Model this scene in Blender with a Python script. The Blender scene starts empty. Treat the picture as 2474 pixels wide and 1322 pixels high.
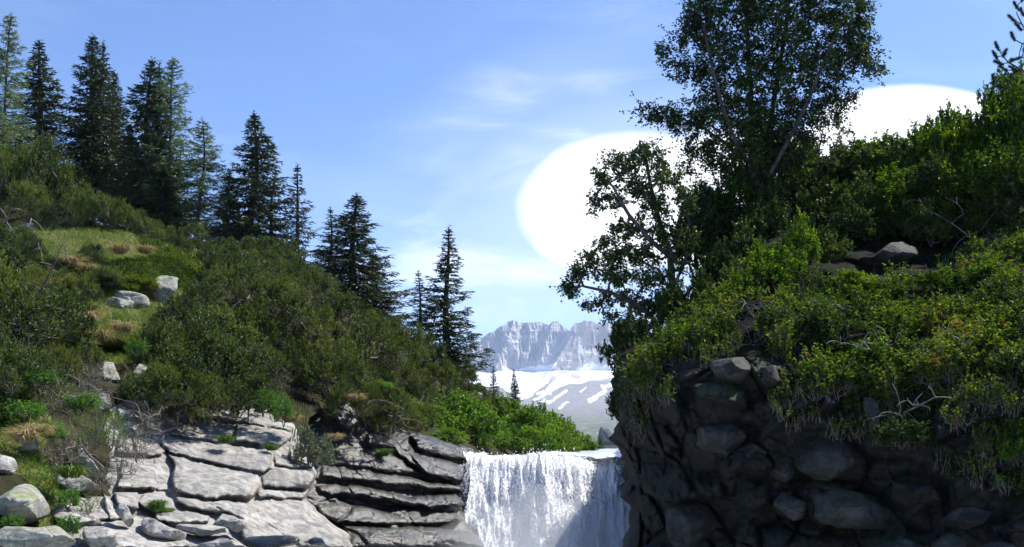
import bpy, math, random
import numpy as np
from mathutils import Vector, Matrix

# ------------------------------------------------------------------ camera, sky, sun, exposure
scene = bpy.context.scene
W, H, F = 2474.0, 1322.0, 2653.0
PITCH = math.radians(8.87)
CP, SP = math.cos(PITCH), math.sin(PITCH)
CAMZ = 1.6

cam_data = bpy.data.cameras.new("camera")
cam_data.sensor_width = 36.0
cam_data.lens = 36.0 * F / W
cam_data.clip_start = 0.1
cam_data.clip_end = 20000.0
cam = bpy.data.objects.new("camera", cam_data)
cam.location = (0, 0, CAMZ)
cam.rotation_euler = (math.radians(90) + PITCH, 0, 0)
scene.collection.objects.link(cam)
scene.camera = cam

SUN_EL = math.radians(53)
SUN_AZ = math.radians(24)          # degrees forward (+Y) of due right (+X)
SUNV = Vector((math.cos(SUN_EL) * math.cos(SUN_AZ), math.cos(SUN_EL) * math.sin(SUN_AZ), math.sin(SUN_EL)))
sun_data = bpy.data.lights.new("sun", 'SUN')
sun_data.energy = 5.0
sun_data.angle = math.radians(0.53)
sun_data.color = (1.0, 0.955, 0.88)
sun = bpy.data.objects.new("sun", sun_data)
sun.rotation_euler = SUNV.to_track_quat('Z', 'Y').to_euler()
sun.location = SUNV * 60
scene.collection.objects.link(sun)

scene.view_settings.view_transform = 'Standard'
scene.view_settings.look = 'None'
scene.view_settings.gamma = 1.0
scene.view_settings.use_curve_mapping = False
scene.view_settings.exposure = 0.80
scene.cycles.use_denoising = True
scene.cycles.max_bounces = 6
scene.cycles.diffuse_bounces = 2
scene.cycles.glossy_bounces = 2
scene.cycles.transmission_bounces = 4
scene.cycles.transparent_max_bounces = 6
scene.cycles.volume_bounces = 2
scene.cycles.caustics_reflective = False
scene.cycles.caustics_refractive = False
scene.cycles.use_adaptive_sampling = True
scene.cycles.adaptive_threshold = 0.02

world = bpy.data.worlds.new("World")
scene.world = world
world.use_nodes = True


class N:
    """tiny helper round a node tree"""
    def __init__(self, tree):
        self.t = tree
        tree.nodes.clear()

    def new(self, typ, **kw):
        n = self.t.nodes.new(typ)
        for k, v in kw.items():
            if k == 'inp':
                for kk, vv in v.items():
                    if hasattr(vv, 'is_linked') or hasattr(vv, 'links'):
                        self.t.links.new(vv, n.inputs[kk])
                    else:
                        n.inputs[kk].default_value = vv
            else:
                setattr(n, k, v)
        return n

    def math(self, op, a, b=None, clamp=False):
        n = self.t.nodes.new('ShaderNodeMath')
        n.operation = op
        n.use_clamp = clamp
        for i, v in enumerate((a, b)):
            if v is None:
                continue
            if isinstance(v, (int, float)):
                n.inputs[i].default_value = v
            else:
                self.t.links.new(v, n.inputs[i])
        return n.outputs[0]

    def smooth(self, x, a, b):
        n = self.t.nodes.new('ShaderNodeMapRange')
        n.interpolation_type = 'SMOOTHSTEP'
        self.t.links.new(x, n.inputs['Value'])
        n.inputs['From Min'].default_value = a
        n.inputs['From Max'].default_value = b
        return n.outputs[0]

    def mix(self, f, a, b, blend='MIX'):
        n = self.t.nodes.new('ShaderNodeMix')
        n.data_type = 'RGBA'
        n.blend_type = blend
        for idx, v in ((0, f), (6, a), (7, b)):
            if isinstance(v, (int, float)):
                n.inputs[idx].default_value = v
            elif isinstance(v, tuple):
                n.inputs[idx].default_value = (v + (1.0,))[:4]
            else:
                self.t.links.new(v, n.inputs[idx])
        return n.outputs[2]

    def noise(self, vec, scale, detail=4.0, rough=0.55, dist=0.0):
        n = self.new('ShaderNodeTexNoise')
        n.inputs['Scale'].default_value = scale
        n.inputs['Detail'].default_value = detail
        n.inputs['Roughness'].default_value = rough
        n.inputs['Distortion'].default_value = dist
        if vec is not None:
            self.t.links.new(vec, n.inputs['Vector'])
        return n.outputs[0]

    def mapping(self, vec, scale=(1, 1, 1), loc=(0, 0, 0), rot=(0, 0, 0)):
        n = self.new('ShaderNodeMapping')
        self.t.links.new(vec, n.inputs['Vector'])
        n.inputs['Scale'].default_value = scale
        n.inputs['Location'].default_value = loc
        n.inputs['Rotation'].default_value = rot
        return n.outputs[0]


def world_sky():
    g = N(world.node_tree)
    sky = g.new('ShaderNodeTexSky', sky_type='NISHITA', sun_disc=False)
    sky.sun_elevation = SUN_EL
    sky.sun_rotation = math.radians(90) - SUN_AZ
    sky.altitude = 1500
    sky.air_density = 1.0
    sky.dust_density = 0.6
    sky.ozone_density = 2.0
    tc = g.new('ShaderNodeTexCoord')
    sep = g.new('ShaderNodeSeparateXYZ')
    g.t.links.new(tc.outputs['Generated'], sep.inputs[0])
    x, y, z = sep.outputs
    yy = g.math('MAXIMUM', y, 0.05)
    gx = g.math('DIVIDE', x, yy)      # direction of the sky, eastward slope
    gz = g.math('DIVIDE', z, yy)      # and upward slope
    comb = g.new('ShaderNodeCombineXYZ', inp={0: gx, 1: gz})
    vec = comb.outputs[0]

    def gp(px, py):
        p = P(px, py, 1.0) - np.array([0, 0, CAMZ])
        return float(p[0]), float(p[2])

    # soft warping of the cloud rims
    warp = g.noise(g.mapping(vec, (3.0, 5.0, 1)), 1.5, 4.0, 0.5)
    warp = g.math('SUBTRACT', warp, 0.5)

    def ell(px, py, rx, ry, soft, wamp=0.25, tilt=0.0):
        cx, cz = gp(px, py)
        dx = g.math('SUBTRACT', gx, cx)
        dz = g.math('SUBTRACT', gz, cz)
        if tilt:
            c, s = math.cos(tilt), math.sin(tilt)
            dx2 = g.math('ADD', g.math('MULTIPLY', dx, c), g.math('MULTIPLY', dz, s))
            dz = g.math('SUBTRACT', g.math('MULTIPLY', dz, c), g.math('MULTIPLY', dx, s))
            dx = dx2
        dx = g.math('DIVIDE', dx, rx / F)
        dz = g.math('DIVIDE', dz, ry / F)
        r = g.math('SQRT', g.math('ADD', g.math('MULTIPLY', dx, dx), g.math('MULTIPLY', dz, dz)))
        r = g.math('ADD', r, g.math('MULTIPLY', warp, wamp))
        return g.smooth(g.math('MULTIPLY', r, -1.0), -(1 + soft), -(1 - soft))

    c1 = ell(1510, 490, 266, 172, 0.17, 0.42, math.radians(6))
    c1b = ell(1440, 560, 165, 100, 0.16, 0.25)
    c2 = ell(2225, 355, 300, 155, 0.09, 0.25, math.radians(-3))
    c3 = ell(1800, 490, 330, 185, 0.2, 0.3)
    big = g.math('MAXIMUM', g.math('MAXIMUM', c1, c1b), g.math('MAXIMUM', c2, c3))
    # thin high veils
    w1 = g.noise(g.mapping(vec, (2.2, 7.0, 1), (0.3, 0.1, 0), (0, 0, math.radians(-18))), 2.6, 5.0, 0.55, 0.6)
    veil = g.smooth(w1, 0.47, 0.80)
    v1 = ell(1260, 250, 330, 110, 0.8, 0.8, math.radians(28))
    v2 = ell(1180, 670, 500, 120, 0.8, 0.8, math.radians(4))
    v3 = ell(850, 470, 350, 60, 0.8, 0.8, math.radians(-14))
    veils = g.math('ADD', g.math('MULTIPLY', v1, 0.30), g.math('MULTIPLY', v2, 0.5))
    veils = g.math('ADD', veils, g.math('MULTIPLY', v3, 0.18))
    veils = g.math('ADD', g.math('MULTIPLY', veils, g.math('ADD', g.math('MULTIPLY', veil, 0.9), 0.30)), g.math('MULTIPLY', veil, 0.05), True)
    halo = g.math('MULTIPLY', g.math('MAXIMUM', ell(1480, 520, 400, 270, 0.5, 0.9, math.radians(10)), ell(1330, 640, 420, 90, 0.6, 0.9)), g.math('ADD', g.math('MULTIPLY', veil, 0.5), 0.22))
    big = g.math('MAXIMUM', big, halo)
    cloudmask = g.math('MAXIMUM', big, veils, True)
    tint = g.mix(1.0, sky.outputs[0], SKY_TINT, 'MULTIPLY')
    col = g.mix(cloudmask, tint, CLOUD_COL)
    bg = g.new('ShaderNodeBackground', inp={'Color': col, 'Strength': SKY_STR})
    out = g.new('ShaderNodeOutputWorld')
    g.t.links.new(bg.outputs[0], out.inputs[0])


SKY_STR = 0.097
SKY_TINT = (0.83, 0.98, 1.26)
CLOUD_COL = (10.0, 10.1, 10.4)


# ------------------------------------------------------------------ measuring helpers
def P(px, py, D):
    """point of the place seen at photo pixel (px, py), D metres ahead of the camera"""
    px = np.asarray(px, float); py = np.asarray(py, float); D = np.asarray(D, float)
    u = (px - W / 2) / F
    v = (H / 2 - py) / F
    dy = CP - v * SP
    dz = SP + v * CP
    k = D / dy
    return np.stack(np.broadcast_arrays(u * k, D, dz * k + CAMZ), -1)


world_sky()


# ------------------------------------------------------------------ numpy noise
def _hash(ix, iy, iz, seed):
    n = (ix.astype(np.int64) * 374761393 + iy.astype(np.int64) * 668265263 + iz.astype(np.int64) * 2147483647 + seed * 974634777) & 0xFFFFFFFF
    n = ((n ^ (n >> 13)) * 1274126177) & 0xFFFFFFFF
    n = (n ^ (n >> 16)) & 0xFFFFFFFF
    n = (n * 2246822519) & 0xFFFFFFFF
    return (n ^ (n >> 15)) / 4294967295.0


def vnoise(p, seed=0):
    p = np.asarray(p, float)
    i = np.floor(p).astype(np.int64)
    f = p - i
    f = f * f * f * (f * (f * 6 - 15) + 10)
    r = 0
    for dx in (0, 1):
        for dy in (0, 1):
            for dz in (0, 1):
                w = (f[..., 0] if dx else 1 - f[..., 0]) * (f[..., 1] if dy else 1 - f[..., 1]) * (f[..., 2] if dz else 1 - f[..., 2])
                r = r + w * _hash(i[..., 0] + dx, i[..., 1] + dy, i[..., 2] + dz, seed)
    return r * 2 - 1


def fbm(p, octaves=4, seed=0, gain=0.5, ridged=False):
    p = np.asarray(p, float)
    a, s, tot = 1.0, 0, 0
    for o in range(octaves):
        n = vnoise(p * (2.03 ** o) + o * 17.3, seed + o)
        if ridged:
            n = 1 - 2 * np.abs(n)
        s = s + a * n
        tot += a
        a *= gain
    return s / tot


def worley(p, seed=0):
    """nearest and second nearest feature distance and the nearest cell's random value"""
    p = np.asarray(p, float)
    i = np.floor(p).astype(np.int64)
    f1 = np.full(p.shape[:-1], 9.0); f2 = f1.copy(); cid = np.zeros(p.shape[:-1])
    for dx in (-1, 0, 1):
        for dy in (-1, 0, 1):
            for dz in (-1, 0, 1):
                a, b, c = i[..., 0] + dx, i[..., 1] + dy, i[..., 2] + dz
                q = np.stack([a + _hash(a, b, c, seed), b + _hash(a, b, c, seed + 11), c + _hash(a, b, c, seed + 23)], -1)
                d = np.sqrt(((q - p) ** 2).sum(-1))
                near = d < f1
                f2 = np.where(near, f1, np.minimum(f2, d))
                cid = np.where(near, _hash(a, b, c, seed + 37), cid)
                f1 = np.where(near, d, f1)
    return f1, f2, cid


def blocks(V, scale, seed, joint=0.12, step=0.2, warp=0.25):
    """broken rock: blocks standing out by different amounts with open joints between them"""
    q = V * np.asarray(scale) + warp * np.stack([vnoise(V * 1.3, seed), vnoise(V * 1.3, seed + 1), vnoise(V * 1.3, seed + 2)], -1)
    f1, f2, c = worley(q, seed)
    e = np.clip((f2 - f1) / 0.16, 0, 1)
    return step * (c - 0.5) * np.clip((f2 - f1) / 0.05, 0, 1) + joint * (np.sqrt(e) - 1)


def v3(x, y, z=0.0):
    return np.stack(np.broadcast_arrays(np.asarray(x, float), np.asarray(y, float), np.asarray(z, float)), -1)


class TPS:
    """smooth ground distance through a few measured points (works on 1/D, so planes stay planes)"""
    def __init__(self, pts, smooth=1e-4):
        a = np.array(pts, float)
        self.X = a[:, :2] / 500.0
        q = 1.0 / a[:, 2]
        n = len(a)
        K = self.k(self.X, self.X) + np.eye(n) * smooth
        Pm = np.hstack([np.ones((n, 1)), self.X])
        A = np.block([[K, Pm], [Pm.T, np.zeros((3, 3))]])
        sol = np.linalg.solve(A, np.concatenate([q, np.zeros(3)]))
        self.w, self.c = sol[:n], sol[n:]

    @staticmethod
    def k(a, b):
        d2 = ((a[:, None, :] - b[None, :, :]) ** 2).sum(-1)
        return np.where(d2 > 0, 0.5 * d2 * np.log(np.maximum(d2, 1e-12)), 0)

    def __call__(self, px, py):
        px, py = np.broadcast_arrays(np.asarray(px, float), np.asarray(py, float))
        s = px.shape
        x = np.stack([px.ravel(), py.ravel()], -1) / 500.0
        out = self.k(x, self.X) @ self.w + self.c[0] + x @ self.c[1:]
        return (1.0 / np.maximum(out, 1 / 200.0)).reshape(s)


def seg_dist(px, py, poly, closed=True):
    """distance to a polygon edge and inside mask"""
    poly = np.array(poly, float)
    n = len(poly)
    d = np.full(px.shape, 1e9)
    inside = np.zeros(px.shape, bool)
    for i in range(n if closed else n - 1):
        x0, y0 = poly[i]
        x1, y1 = poly[(i + 1) % n]
        ex, ey = x1 - x0, y1 - y0
        t = np.clip(((px - x0) * ex + (py - y0) * ey) / (ex * ex + ey * ey + 1e-9), 0, 1)
        d = np.minimum(d, np.hypot(px - x0 - t * ex, py - y0 - t * ey))
        if closed and y0 != y1:
            c = ((y0 > py) != (y1 > py)) & (px < (x1 - x0) * (py - y0) / (y1 - y0) + x0)
            inside ^= c
    return d, inside


# ------------------------------------------------------------------ mesh helpers
def mesh_np(name, V, faces, mat, smooth=False):
    """faces: list of int arrays (n,3) or (n,4)"""
    me = bpy.data.meshes.new(name)
    V = np.asarray(V, np.float32).reshape(-1, 3)
    me.vertices.add(len(V))
    me.vertices.foreach_set("co", V.ravel())
    fl = [f for f in faces if len(f)]
    nl = sum(f.size for f in fl)
    npoly = sum(len(f) for f in fl)
    me.loops.add(nl)
    me.polygons.add(npoly)
    me.loops.foreach_set("vertex_index", np.concatenate([f.ravel() for f in fl]).astype(np.int32))
    tot = np.concatenate([np.full(len(f), f.shape[1]) for f in fl])
    start = np.concatenate([[0], np.cumsum(tot)[:-1]])
    me.polygons.foreach_set("loop_start", start.astype(np.int32))
    me.polygons.foreach_set("use_smooth", np.full(npoly, smooth, bool))
    me.update(calc_edges=True)
    me.materials.append(mat)
    return me


class Geo:
    def __init__(self):
        self.v, self.f3, self.f4, self.n = [], [], [], 0

    def add(self, V, F):
        V = np.asarray(V, float).reshape(-1, 3)
        F = np.asarray(F)
        (self.f3 if F.shape[1] == 3 else self.f4).append(F + self.n)
        self.v.append(V)
        self.n += len(V)

    def mesh(self, name, mat, smooth=False):
        fs = []
        if self.f4: fs.append(np.concatenate(self.f4))
        if self.f3: fs.append(np.concatenate(self.f3))
        return mesh_np(name, np.concatenate(self.v), fs, mat, smooth)


def grid_faces(nr, nc):
    i = np.arange(nr * nc).reshape(nr, nc)
    return np.stack([i[:-1, :-1], i[:-1, 1:], i[1:, 1:], i[1:, :-1]], -1).reshape(-1, 4)


def norm(a):
    return a / (np.linalg.norm(a, axis=-1, keepdims=True) + 1e-12)


def frame(d):
    up = np.where(np.abs(d[..., 2:3]) > 0.9, np.array([1.0, 0, 0]), np.array([0, 0, 1.0]))
    a = norm(np.cross(d, up))
    return a, np.cross(d, a)


def tubes(geo, p0, p1, r0, r1, k=5):
    p0 = np.asarray(p0, float).reshape(-1, 3); p1 = np.asarray(p1, float).reshape(-1, 3)
    r0 = np.broadcast_to(r0, (len(p0),)); r1 = np.broadcast_to(r1, (len(p0),))
    d = norm(p1 - p0)
    a, b = frame(d)
    ang = np.arange(k) * 2 * math.pi / k
    ring = np.cos(ang)[None, :, None] * a[:, None] + np.sin(ang)[None, :, None] * b[:, None]
    V = np.concatenate([p0[:, None] + ring * r0[:, None, None], p1[:, None] + ring * r1[:, None, None]], 1)
    n = len(p0)
    base = (np.arange(n) * 2 * k)[:, None]
    j = np.arange(k); j2 = (j + 1) % k
    Fq = np.stack([base + j, base + j2, base + k + j2, base + k + j], -1).reshape(-1, 4)
    geo.add(V, Fq)


def leaves(geo, pos, d, L, Wd, rng, fold=0.15, nrm=None):
    """one leaf-shaped quad per row"""
    n = len(pos)
    if n == 0:
        return
    d = norm(d)
    if nrm is None:
        nrm = rng.normal(size=(n, 3))
    s = norm(np.cross(d, nrm))
    nn = np.cross(s, d)
    L = np.broadcast_to(L, (n,))[:, None]; Wd = np.broadcast_to(Wd, (n,))[:, None]
    V = np.stack([pos, pos + d * L * 0.45 + s * Wd * 0.5 + nn * fold * Wd,
                  pos + d * L - nn * fold * L * 0.5, pos + d * L * 0.45 - s * Wd * 0.5 + nn * fold * Wd], 1)
    geo.add(V, np.arange(n * 4).reshape(n, 4))


def needles(geo, pos, d, L, Wd, rng):
    """thin triangles"""
    n = len(pos)
    d = norm(d)
    s = norm(np.cross(d, rng.normal(size=(n, 3))))
    L = np.broadcast_to(L, (n,))[:, None]; Wd = np.broadcast_to(Wd, (n,))[:, None]
    V = np.stack([pos - s * Wd * 0.5, pos + s * Wd * 0.5, pos + d * L], 1)
    geo.add(V, np.arange(n * 3).reshape(n, 3))


COLL = scene.collection


def link(name, me, parent=None):
    o = bpy.data.objects.new(name, me)
    COLL.objects.link(o)
    if parent is not None:
        o.parent = parent
    return o


def tag(o, label, cat, group=None, kind=None):
    if label: o['label'] = label
    if cat: o['category'] = cat
    if group: o['group'] = group
    if kind: o['kind'] = kind
    return o


def struct(name, me):
    o = link(name, me)
    o['kind'] = 'structure'
    return o


def empty(name, loc, label, cat, group=None):
    o = link(name, None)
    o.location = loc
    o.empty_display_size = 0.2
    return tag(o, label, cat, group)


# ------------------------------------------------------------------ materials
def material(name):
    m = bpy.data.materials.new(name)
    m.use_nodes = True
    return m, N(m.node_tree)


def finish(g, shader, disp=None):
    out = g.new('ShaderNodeOutputMaterial')
    g.t.links.new(shader, out.inputs['Surface'])


def bump(g, height, strength=0.5, dist=0.05, normal=None):
    b = g.new('ShaderNodeBump')
    b.inputs['Strength'].default_value = strength
    b.inputs['Distance'].default_value = dist
    g.t.links.new(height, b.inputs['Height'])
    if normal is not None:
        g.t.links.new(normal, b.inputs['Normal'])
    return b.outputs[0]


def ramp(g, fac, stops):
    r = g.new('ShaderNodeValToRGB')
    e = r.color_ramp.elements
    while len(e) > 1:
        e.remove(e[0])
    e[0].position = stops[0][0]; e[0].color = tuple(stops[0][1]) + (1,)
    for p, c in stops[1:]:
        k = e.new(p); k.color = tuple(c) + (1,)
    g.t.links.new(fac, r.inputs[0])
    return r.outputs[0]


def leaf_mat(name, stops, trans=0.35, rough=0.45, spec=0.4, tcol=(1.2, 1.15, 0.5), vary=0.35):
    m, g = material(name)
    geo = g.new('ShaderNodeNewGeometry')
    oi = g.new('ShaderNodeObjectInfo')
    pos = g.noise(geo.outputs['Position'], 0.9, 2.0)
    f = g.math('ADD', g.math('MULTIPLY', geo.outputs['Random Per Island'], 0.70), g.math('MULTIPLY', g.math('SUBTRACT', pos, 0.46), 1.5))
    f = g.math('ADD', f, g.math('MULTIPLY', g.math('SUBTRACT', g.noise(geo.outputs['Position'], 7.0, 2.0), 0.46), 1.3))
    f = g.math('ADD', f, g.math('MULTIPLY', g.math('SUBTRACT', oi.outputs['Random'], 0.5), vary), True)
    col = ramp(g, f, stops)
    pb = g.new('ShaderNodeBsdfPrincipled', inp={'Base Color': col, 'Roughness': rough})
    pb.inputs['Specular IOR Level'].default_value = spec
    tr = g.new('ShaderNodeBsdfTranslucent', inp={'Color': g.mix(1.0, col, tcol, 'MULTIPLY')})
    mx = g.new('ShaderNodeMixShader', inp={0: trans})
    g.t.links.new(pb.outputs[0], mx.inputs[1]); g.t.links.new(tr.outputs[0], mx.inputs[2])
    finish(g, mx.outputs[0])
    return m


def bark_mat(name, c1, c2, scale=12.0):
    m, g = material(name)
    tc = g.new('ShaderNodeTexCoord')
    n = g.noise(g.mapping(tc.outputs['Object'], (1, 1, 0.3)), scale, 5.0, 0.6)
    col = g.mix(g.smooth(n, 0.35, 0.65), c1, c2)
    pb = g.new('ShaderNodeBsdfPrincipled', inp={'Base Color': col, 'Roughness': 0.85, 'Normal': bump(g, n, 0.6, 0.02)})
    finish(g, pb.outputs[0])
    return m


def rock_mat(name, light, dark, moss=0.0, lichen=0.3, stain=0.5, mosscol=(0.05, 0.07, 0.015), rough=0.8, bs=1.0, fine=1.0, spec=0.3):
    m, g = material(name)
    geo = g.new('ShaderNodeNewGeometry')
    p = geo.outputs['Position']
    big = g.noise(p, 0.9, 5.0, 0.6)
    med = g.noise(p, 5.0, 6.0, 0.65, 0.4)
    speck = g.noise(p, 60.0 * fine, 3.0, 0.7)
    col = g.mix(g.smooth(med, 0.36, 0.66), dark, light)
    col = g.mix(g.math('MULTIPLY', g.smooth(big, 0.42, 0.62), 0.35), col, tuple(0.7 * c for c in dark))
    # dark water streaks running down the face
    st = g.noise(g.mapping(p, (3.4, 3.4, 0.35)), 1.6, 5.0, 0.6, 0.3)
    col = g.mix(g.math('MULTIPLY', g.smooth(st, 0.54, 0.72), stain), col, tuple(0.38 * c for c in dark))
    sp = g.smooth(speck, 0.50, 0.68)
    col = g.mix(g.math('MULTIPLY', sp, 0.45), col, tuple(0.42 * c for c in dark))
    # rusty / pale mineral tints
    ti = g.noise(p, 2.3, 3.0, 0.5)
    col = g.mix(g.math('MULTIPLY', g.smooth(ti, 0.55, 0.75), 0.30), col, tuple(np.array(light) * np.array([1.05, 0.92, 0.80])))
    if lichen:
        vo = g.new('ShaderNodeTexVoronoi', feature='F1')
        g.t.links.new(g.mapping(p, (1, 1, 1)), vo.inputs['Vector'])
        vo.inputs['Scale'].default_value = 9.0
        ln = g.noise(p, 14.0, 4.0, 0.7)
        lf = g.smooth(g.math('SUBTRACT', ln, g.math('MULTIPLY', vo.outputs['Distance'], 0.35)), 0.36, 0.50)
        lf = g.math('MULTIPLY', lf, g.smooth(g.noise(p, 1.1, 2.0), 0.42, 0.6))
        col = g.mix(g.math('MULTIPLY', lf, lichen), col, tuple(np.minimum(0.75, np.array(light) * np.array([1.15, 1.25, 0.95]))))
    if moss:
        mn = g.noise(p, 1.7, 6.0, 0.65)
        sepn = g.new('ShaderNodeSeparateXYZ'); g.t.links.new(geo.outputs['Normal'], sepn.inputs[0])
        mf = g.smooth(g.math('ADD', mn, g.math('MULTIPLY', sepn.outputs[2], 0.16)), 0.72 - 0.3 * moss, 0.86 - 0.3 * moss)
        col = g.mix(mf, col, g.mix(g.noise(p, 20.0, 3.0), mosscol, tuple(1.9 * c for c in mosscol)))
    h = g.math('ADD', g.math('MULTIPLY', med, 0.6), g.math('MULTIPLY', speck, 0.12))
    h = g.math('ADD', h, g.math('MULTIPLY', g.noise(p, 16.0, 5.0, 0.7), 0.3))
    vo2 = g.new('ShaderNodeTexVoronoi', feature='DISTANCE_TO_EDGE')
    g.t.links.new(g.mapping(p, (0.8, 0.8, 2.2), rot=(0.1, 0.15, 0)), vo2.inputs['Vector'])
    vo2.inputs['Scale'].default_value = 1.2
    h = g.math('ADD', h, g.math('MULTIPLY', g.smooth(vo2.outputs[0], 0.0, 0.02), 0.15))
    pb = g.new('ShaderNodeBsdfPrincipled', inp={'Base Color': col, 'Roughness': rough, 'Normal': bump(g, h, 0.75 * bs, 0.07)})
    pb.inputs['Specular IOR Level'].default_value = spec
    finish(g, pb.outputs[0])
    return m


M = {}
M['granite'] = rock_mat('pale granite', (0.42, 0.405, 0.38), (0.19, 0.183, 0.170), moss=0.0, lichen=0.35, stain=0.45)
M['granite_mossy'] = rock_mat('lichen granite', (0.38, 0.375, 0.33), (0.17, 0.17, 0.145), moss=0.18, lichen=0.8, stain=0.3, mosscol=(0.10, 0.13, 0.02))
M['granite_wet_shade'] = rock_mat('wet granite with shade tone', (0.075, 0.070, 0.066), (0.020, 0.019, 0.018), moss=0.15, lichen=0.25, stain=0.8, rough=0.38, spec=0.6)  # wet gloss; the rock wall's shade is put into the dark base colour
M['cliff'] = rock_mat('shady cliff rock', (0.020, 0.020, 0.018), (0.006, 0.006, 0.0055), moss=0.5, lichen=0.6, stain=0.6, mosscol=(0.018, 0.026, 0.008))  # deep shade of the cliff is put into this near-black colour
M['cliff_boulder'] = rock_mat('grey lichen boulder', (0.060, 0.060, 0.056), (0.018, 0.018, 0.017), moss=0.12, lichen=0.9, stain=0.4, mosscol=(0.02, 0.03, 0.01))  # lichen stone, its colour darkened to carry the cliff's shade

# soil and turf under the plants
def soil(name, a, b, c):
    m, g = material(name)
    geo = g.new('ShaderNodeNewGeometry')
    p = geo.outputs['Position']
    n = g.noise(p, 1.4, 6.0, 0.65)
    n2 = g.noise(p, 9.0, 5.0, 0.7)
    col = g.mix(g.smooth(n, 0.4, 0.6), a, b)
    col = g.mix(g.smooth(n2, 0.45, 0.7), col, c)
    pb = g.new('ShaderNodeBsdfPrincipled', inp={'Base Color': col, 'Roughness': 0.95, 'Normal': bump(g, n2, 0.8, 0.1)})
    pb.inputs['Specular IOR Level'].default_value = 0.1
    finish(g, pb.outputs[0])
    return m
M['soil'] = soil('dark forest soil', (0.022, 0.026, 0.012), (0.045, 0.045, 0.02), (0.05, 0.035, 0.02))
M['turf'] = soil('alpine turf', (0.06, 0.10, 0.018), (0.11, 0.12, 0.035), (0.16, 0.12, 0.06))
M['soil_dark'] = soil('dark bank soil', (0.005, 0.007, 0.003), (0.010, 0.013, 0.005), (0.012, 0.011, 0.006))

M['pine'] = leaf_mat('mountain pine needles', [(0.0, (0.012, 0.028, 0.006)), (0.42, (0.060, 0.105, 0.013)), (0.8, (0.16, 0.22, 0.026)), (1.0, (0.24, 0.25, 0.05))], 0.33, 0.5, 0.5)
M['spruce'] = leaf_mat('spruce needles', [(0.0, (0.016, 0.032, 0.013)), (0.5, (0.038, 0.062, 0.020)), (1.0, (0.075, 0.10, 0.028))], 0.15, 0.5, 0.5)
M['larch'] = leaf_mat('larch needles', [(0.0, (0.07, 0.12, 0.065)), (0.5, (0.12, 0.18, 0.09)), (1.0, (0.18, 0.24, 0.11))], 0.35, 0.5, 0.4)
M['alder'] = leaf_mat('alder leaves', [(0.0, (0.035, 0.10, 0.010)), (0.5, (0.10, 0.21, 0.018)), (1.0, (0.20, 0.34, 0.03))], 0.45, 0.5, 0.3)
M['fern'] = leaf_mat('bright herb leaves', [(0.0, (0.05, 0.14, 0.015)), (0.5, (0.09, 0.24, 0.025)), (1.0, (0.15, 0.32, 0.04))], 0.4, 0.45, 0.4)
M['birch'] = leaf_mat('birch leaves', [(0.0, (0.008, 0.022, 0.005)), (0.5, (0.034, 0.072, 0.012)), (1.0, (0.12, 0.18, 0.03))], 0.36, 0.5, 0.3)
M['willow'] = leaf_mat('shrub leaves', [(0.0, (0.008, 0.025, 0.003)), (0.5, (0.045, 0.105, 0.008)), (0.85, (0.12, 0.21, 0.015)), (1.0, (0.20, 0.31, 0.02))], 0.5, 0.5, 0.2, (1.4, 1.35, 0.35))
M['greywillow'] = leaf_mat('silvery shrub leaves', [(0.0, (0.08, 0.12, 0.06)), (0.5, (0.13, 0.17, 0.09)), (1.0, (0.20, 0.24, 0.14))], 0.3, 0.4, 0.6)
M['cover'] = leaf_mat('bilberry leaves', [(0.0, (0.010, 0.022, 0.003)), (0.40, (0.040, 0.085, 0.007)), (0.88, (0.14, 0.22, 0.016)), (0.985, (0.21, 0.24, 0.03)), (1.0, (0.22, 0.10, 0.03))], 0.45, 0.5, 0.18, (1.4, 1.3, 0.35))
M['grass'] = leaf_mat('grass blades', [(0.0, (0.04, 0.10, 0.012)), (0.5, (0.09, 0.17, 0.02)), (0.8, (0.15, 0.19, 0.035)), (1.0, (0.26, 0.21, 0.09))], 0.35, 0.5, 0.3)
M['drygrass'] = leaf_mat('dry grass blades', [(0.0, (0.20, 0.19, 0.06)), (0.5, (0.36, 0.28, 0.15)), (1.0, (0.50, 0.38, 0.26))], 0.3, 0.6, 0.2)
M['bark'] = bark_mat('brown bark', (0.03, 0.024, 0.02), (0.085, 0.068, 0.058))
M['greytwig'] = bark_mat('grey twigs', (0.07, 0.055, 0.05), (0.20, 0.165, 0.15))
M['deadwood'] = bark_mat('bleached dead wood', (0.12, 0.10, 0.095), (0.27, 0.235, 0.22))
M['birchbark'] = bark_mat('pale birch bark', (0.10, 0.085, 0.08), (0.30, 0.26, 0.23))


# ================================================================== terrain
rng0 = np.random.default_rng(7)


def z4(pts):   # measured in an enlargement of the left ledges
    return [(x / 2.801 + 350, y / 2.801 + 850) for x, y in pts]


def z3(pts):   # enlargement of the left foreground
    return [(x / 1.69, y / 1.69 + 540) for x, y in pts]


def z8(pts):   # enlargement of the right cliff
    return [(x / 2.125 + 1450, y / 2.125 + 700) for x, y in pts]


LEFT = TPS([(-80, 1340, 12.5), (0, 1322, 13), (300, 1322, 15), (600, 1322, 17.5), (830, 1322, 19.5), (0, 1150, 14.8), (300, 1200, 17.3),
            (700, 1250, 20), (0, 1000, 17), (300, 1050, 19.8), (700, 1050, 22.5), (0, 850, 20), (350, 850, 22.5), (100, 620, 27),
            (400, 650, 28), (250, 560, 31), (0, 500, 33), (-80, 560, 30), (500, 900, 24.5), (530, 620, 37), (700, 700, 31), (750, 650, 40),
            (900, 780, 39), (700, 900, 27), (1000, 860, 42), (900, 960, 30), (1000, 1020, 32), (1130, 1085, 33), (1100, 930, 46),
            (1250, 1030, 60), (1250, 1095, 44), (1440, 1100, 85), (1440, 1085, 105)])

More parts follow.
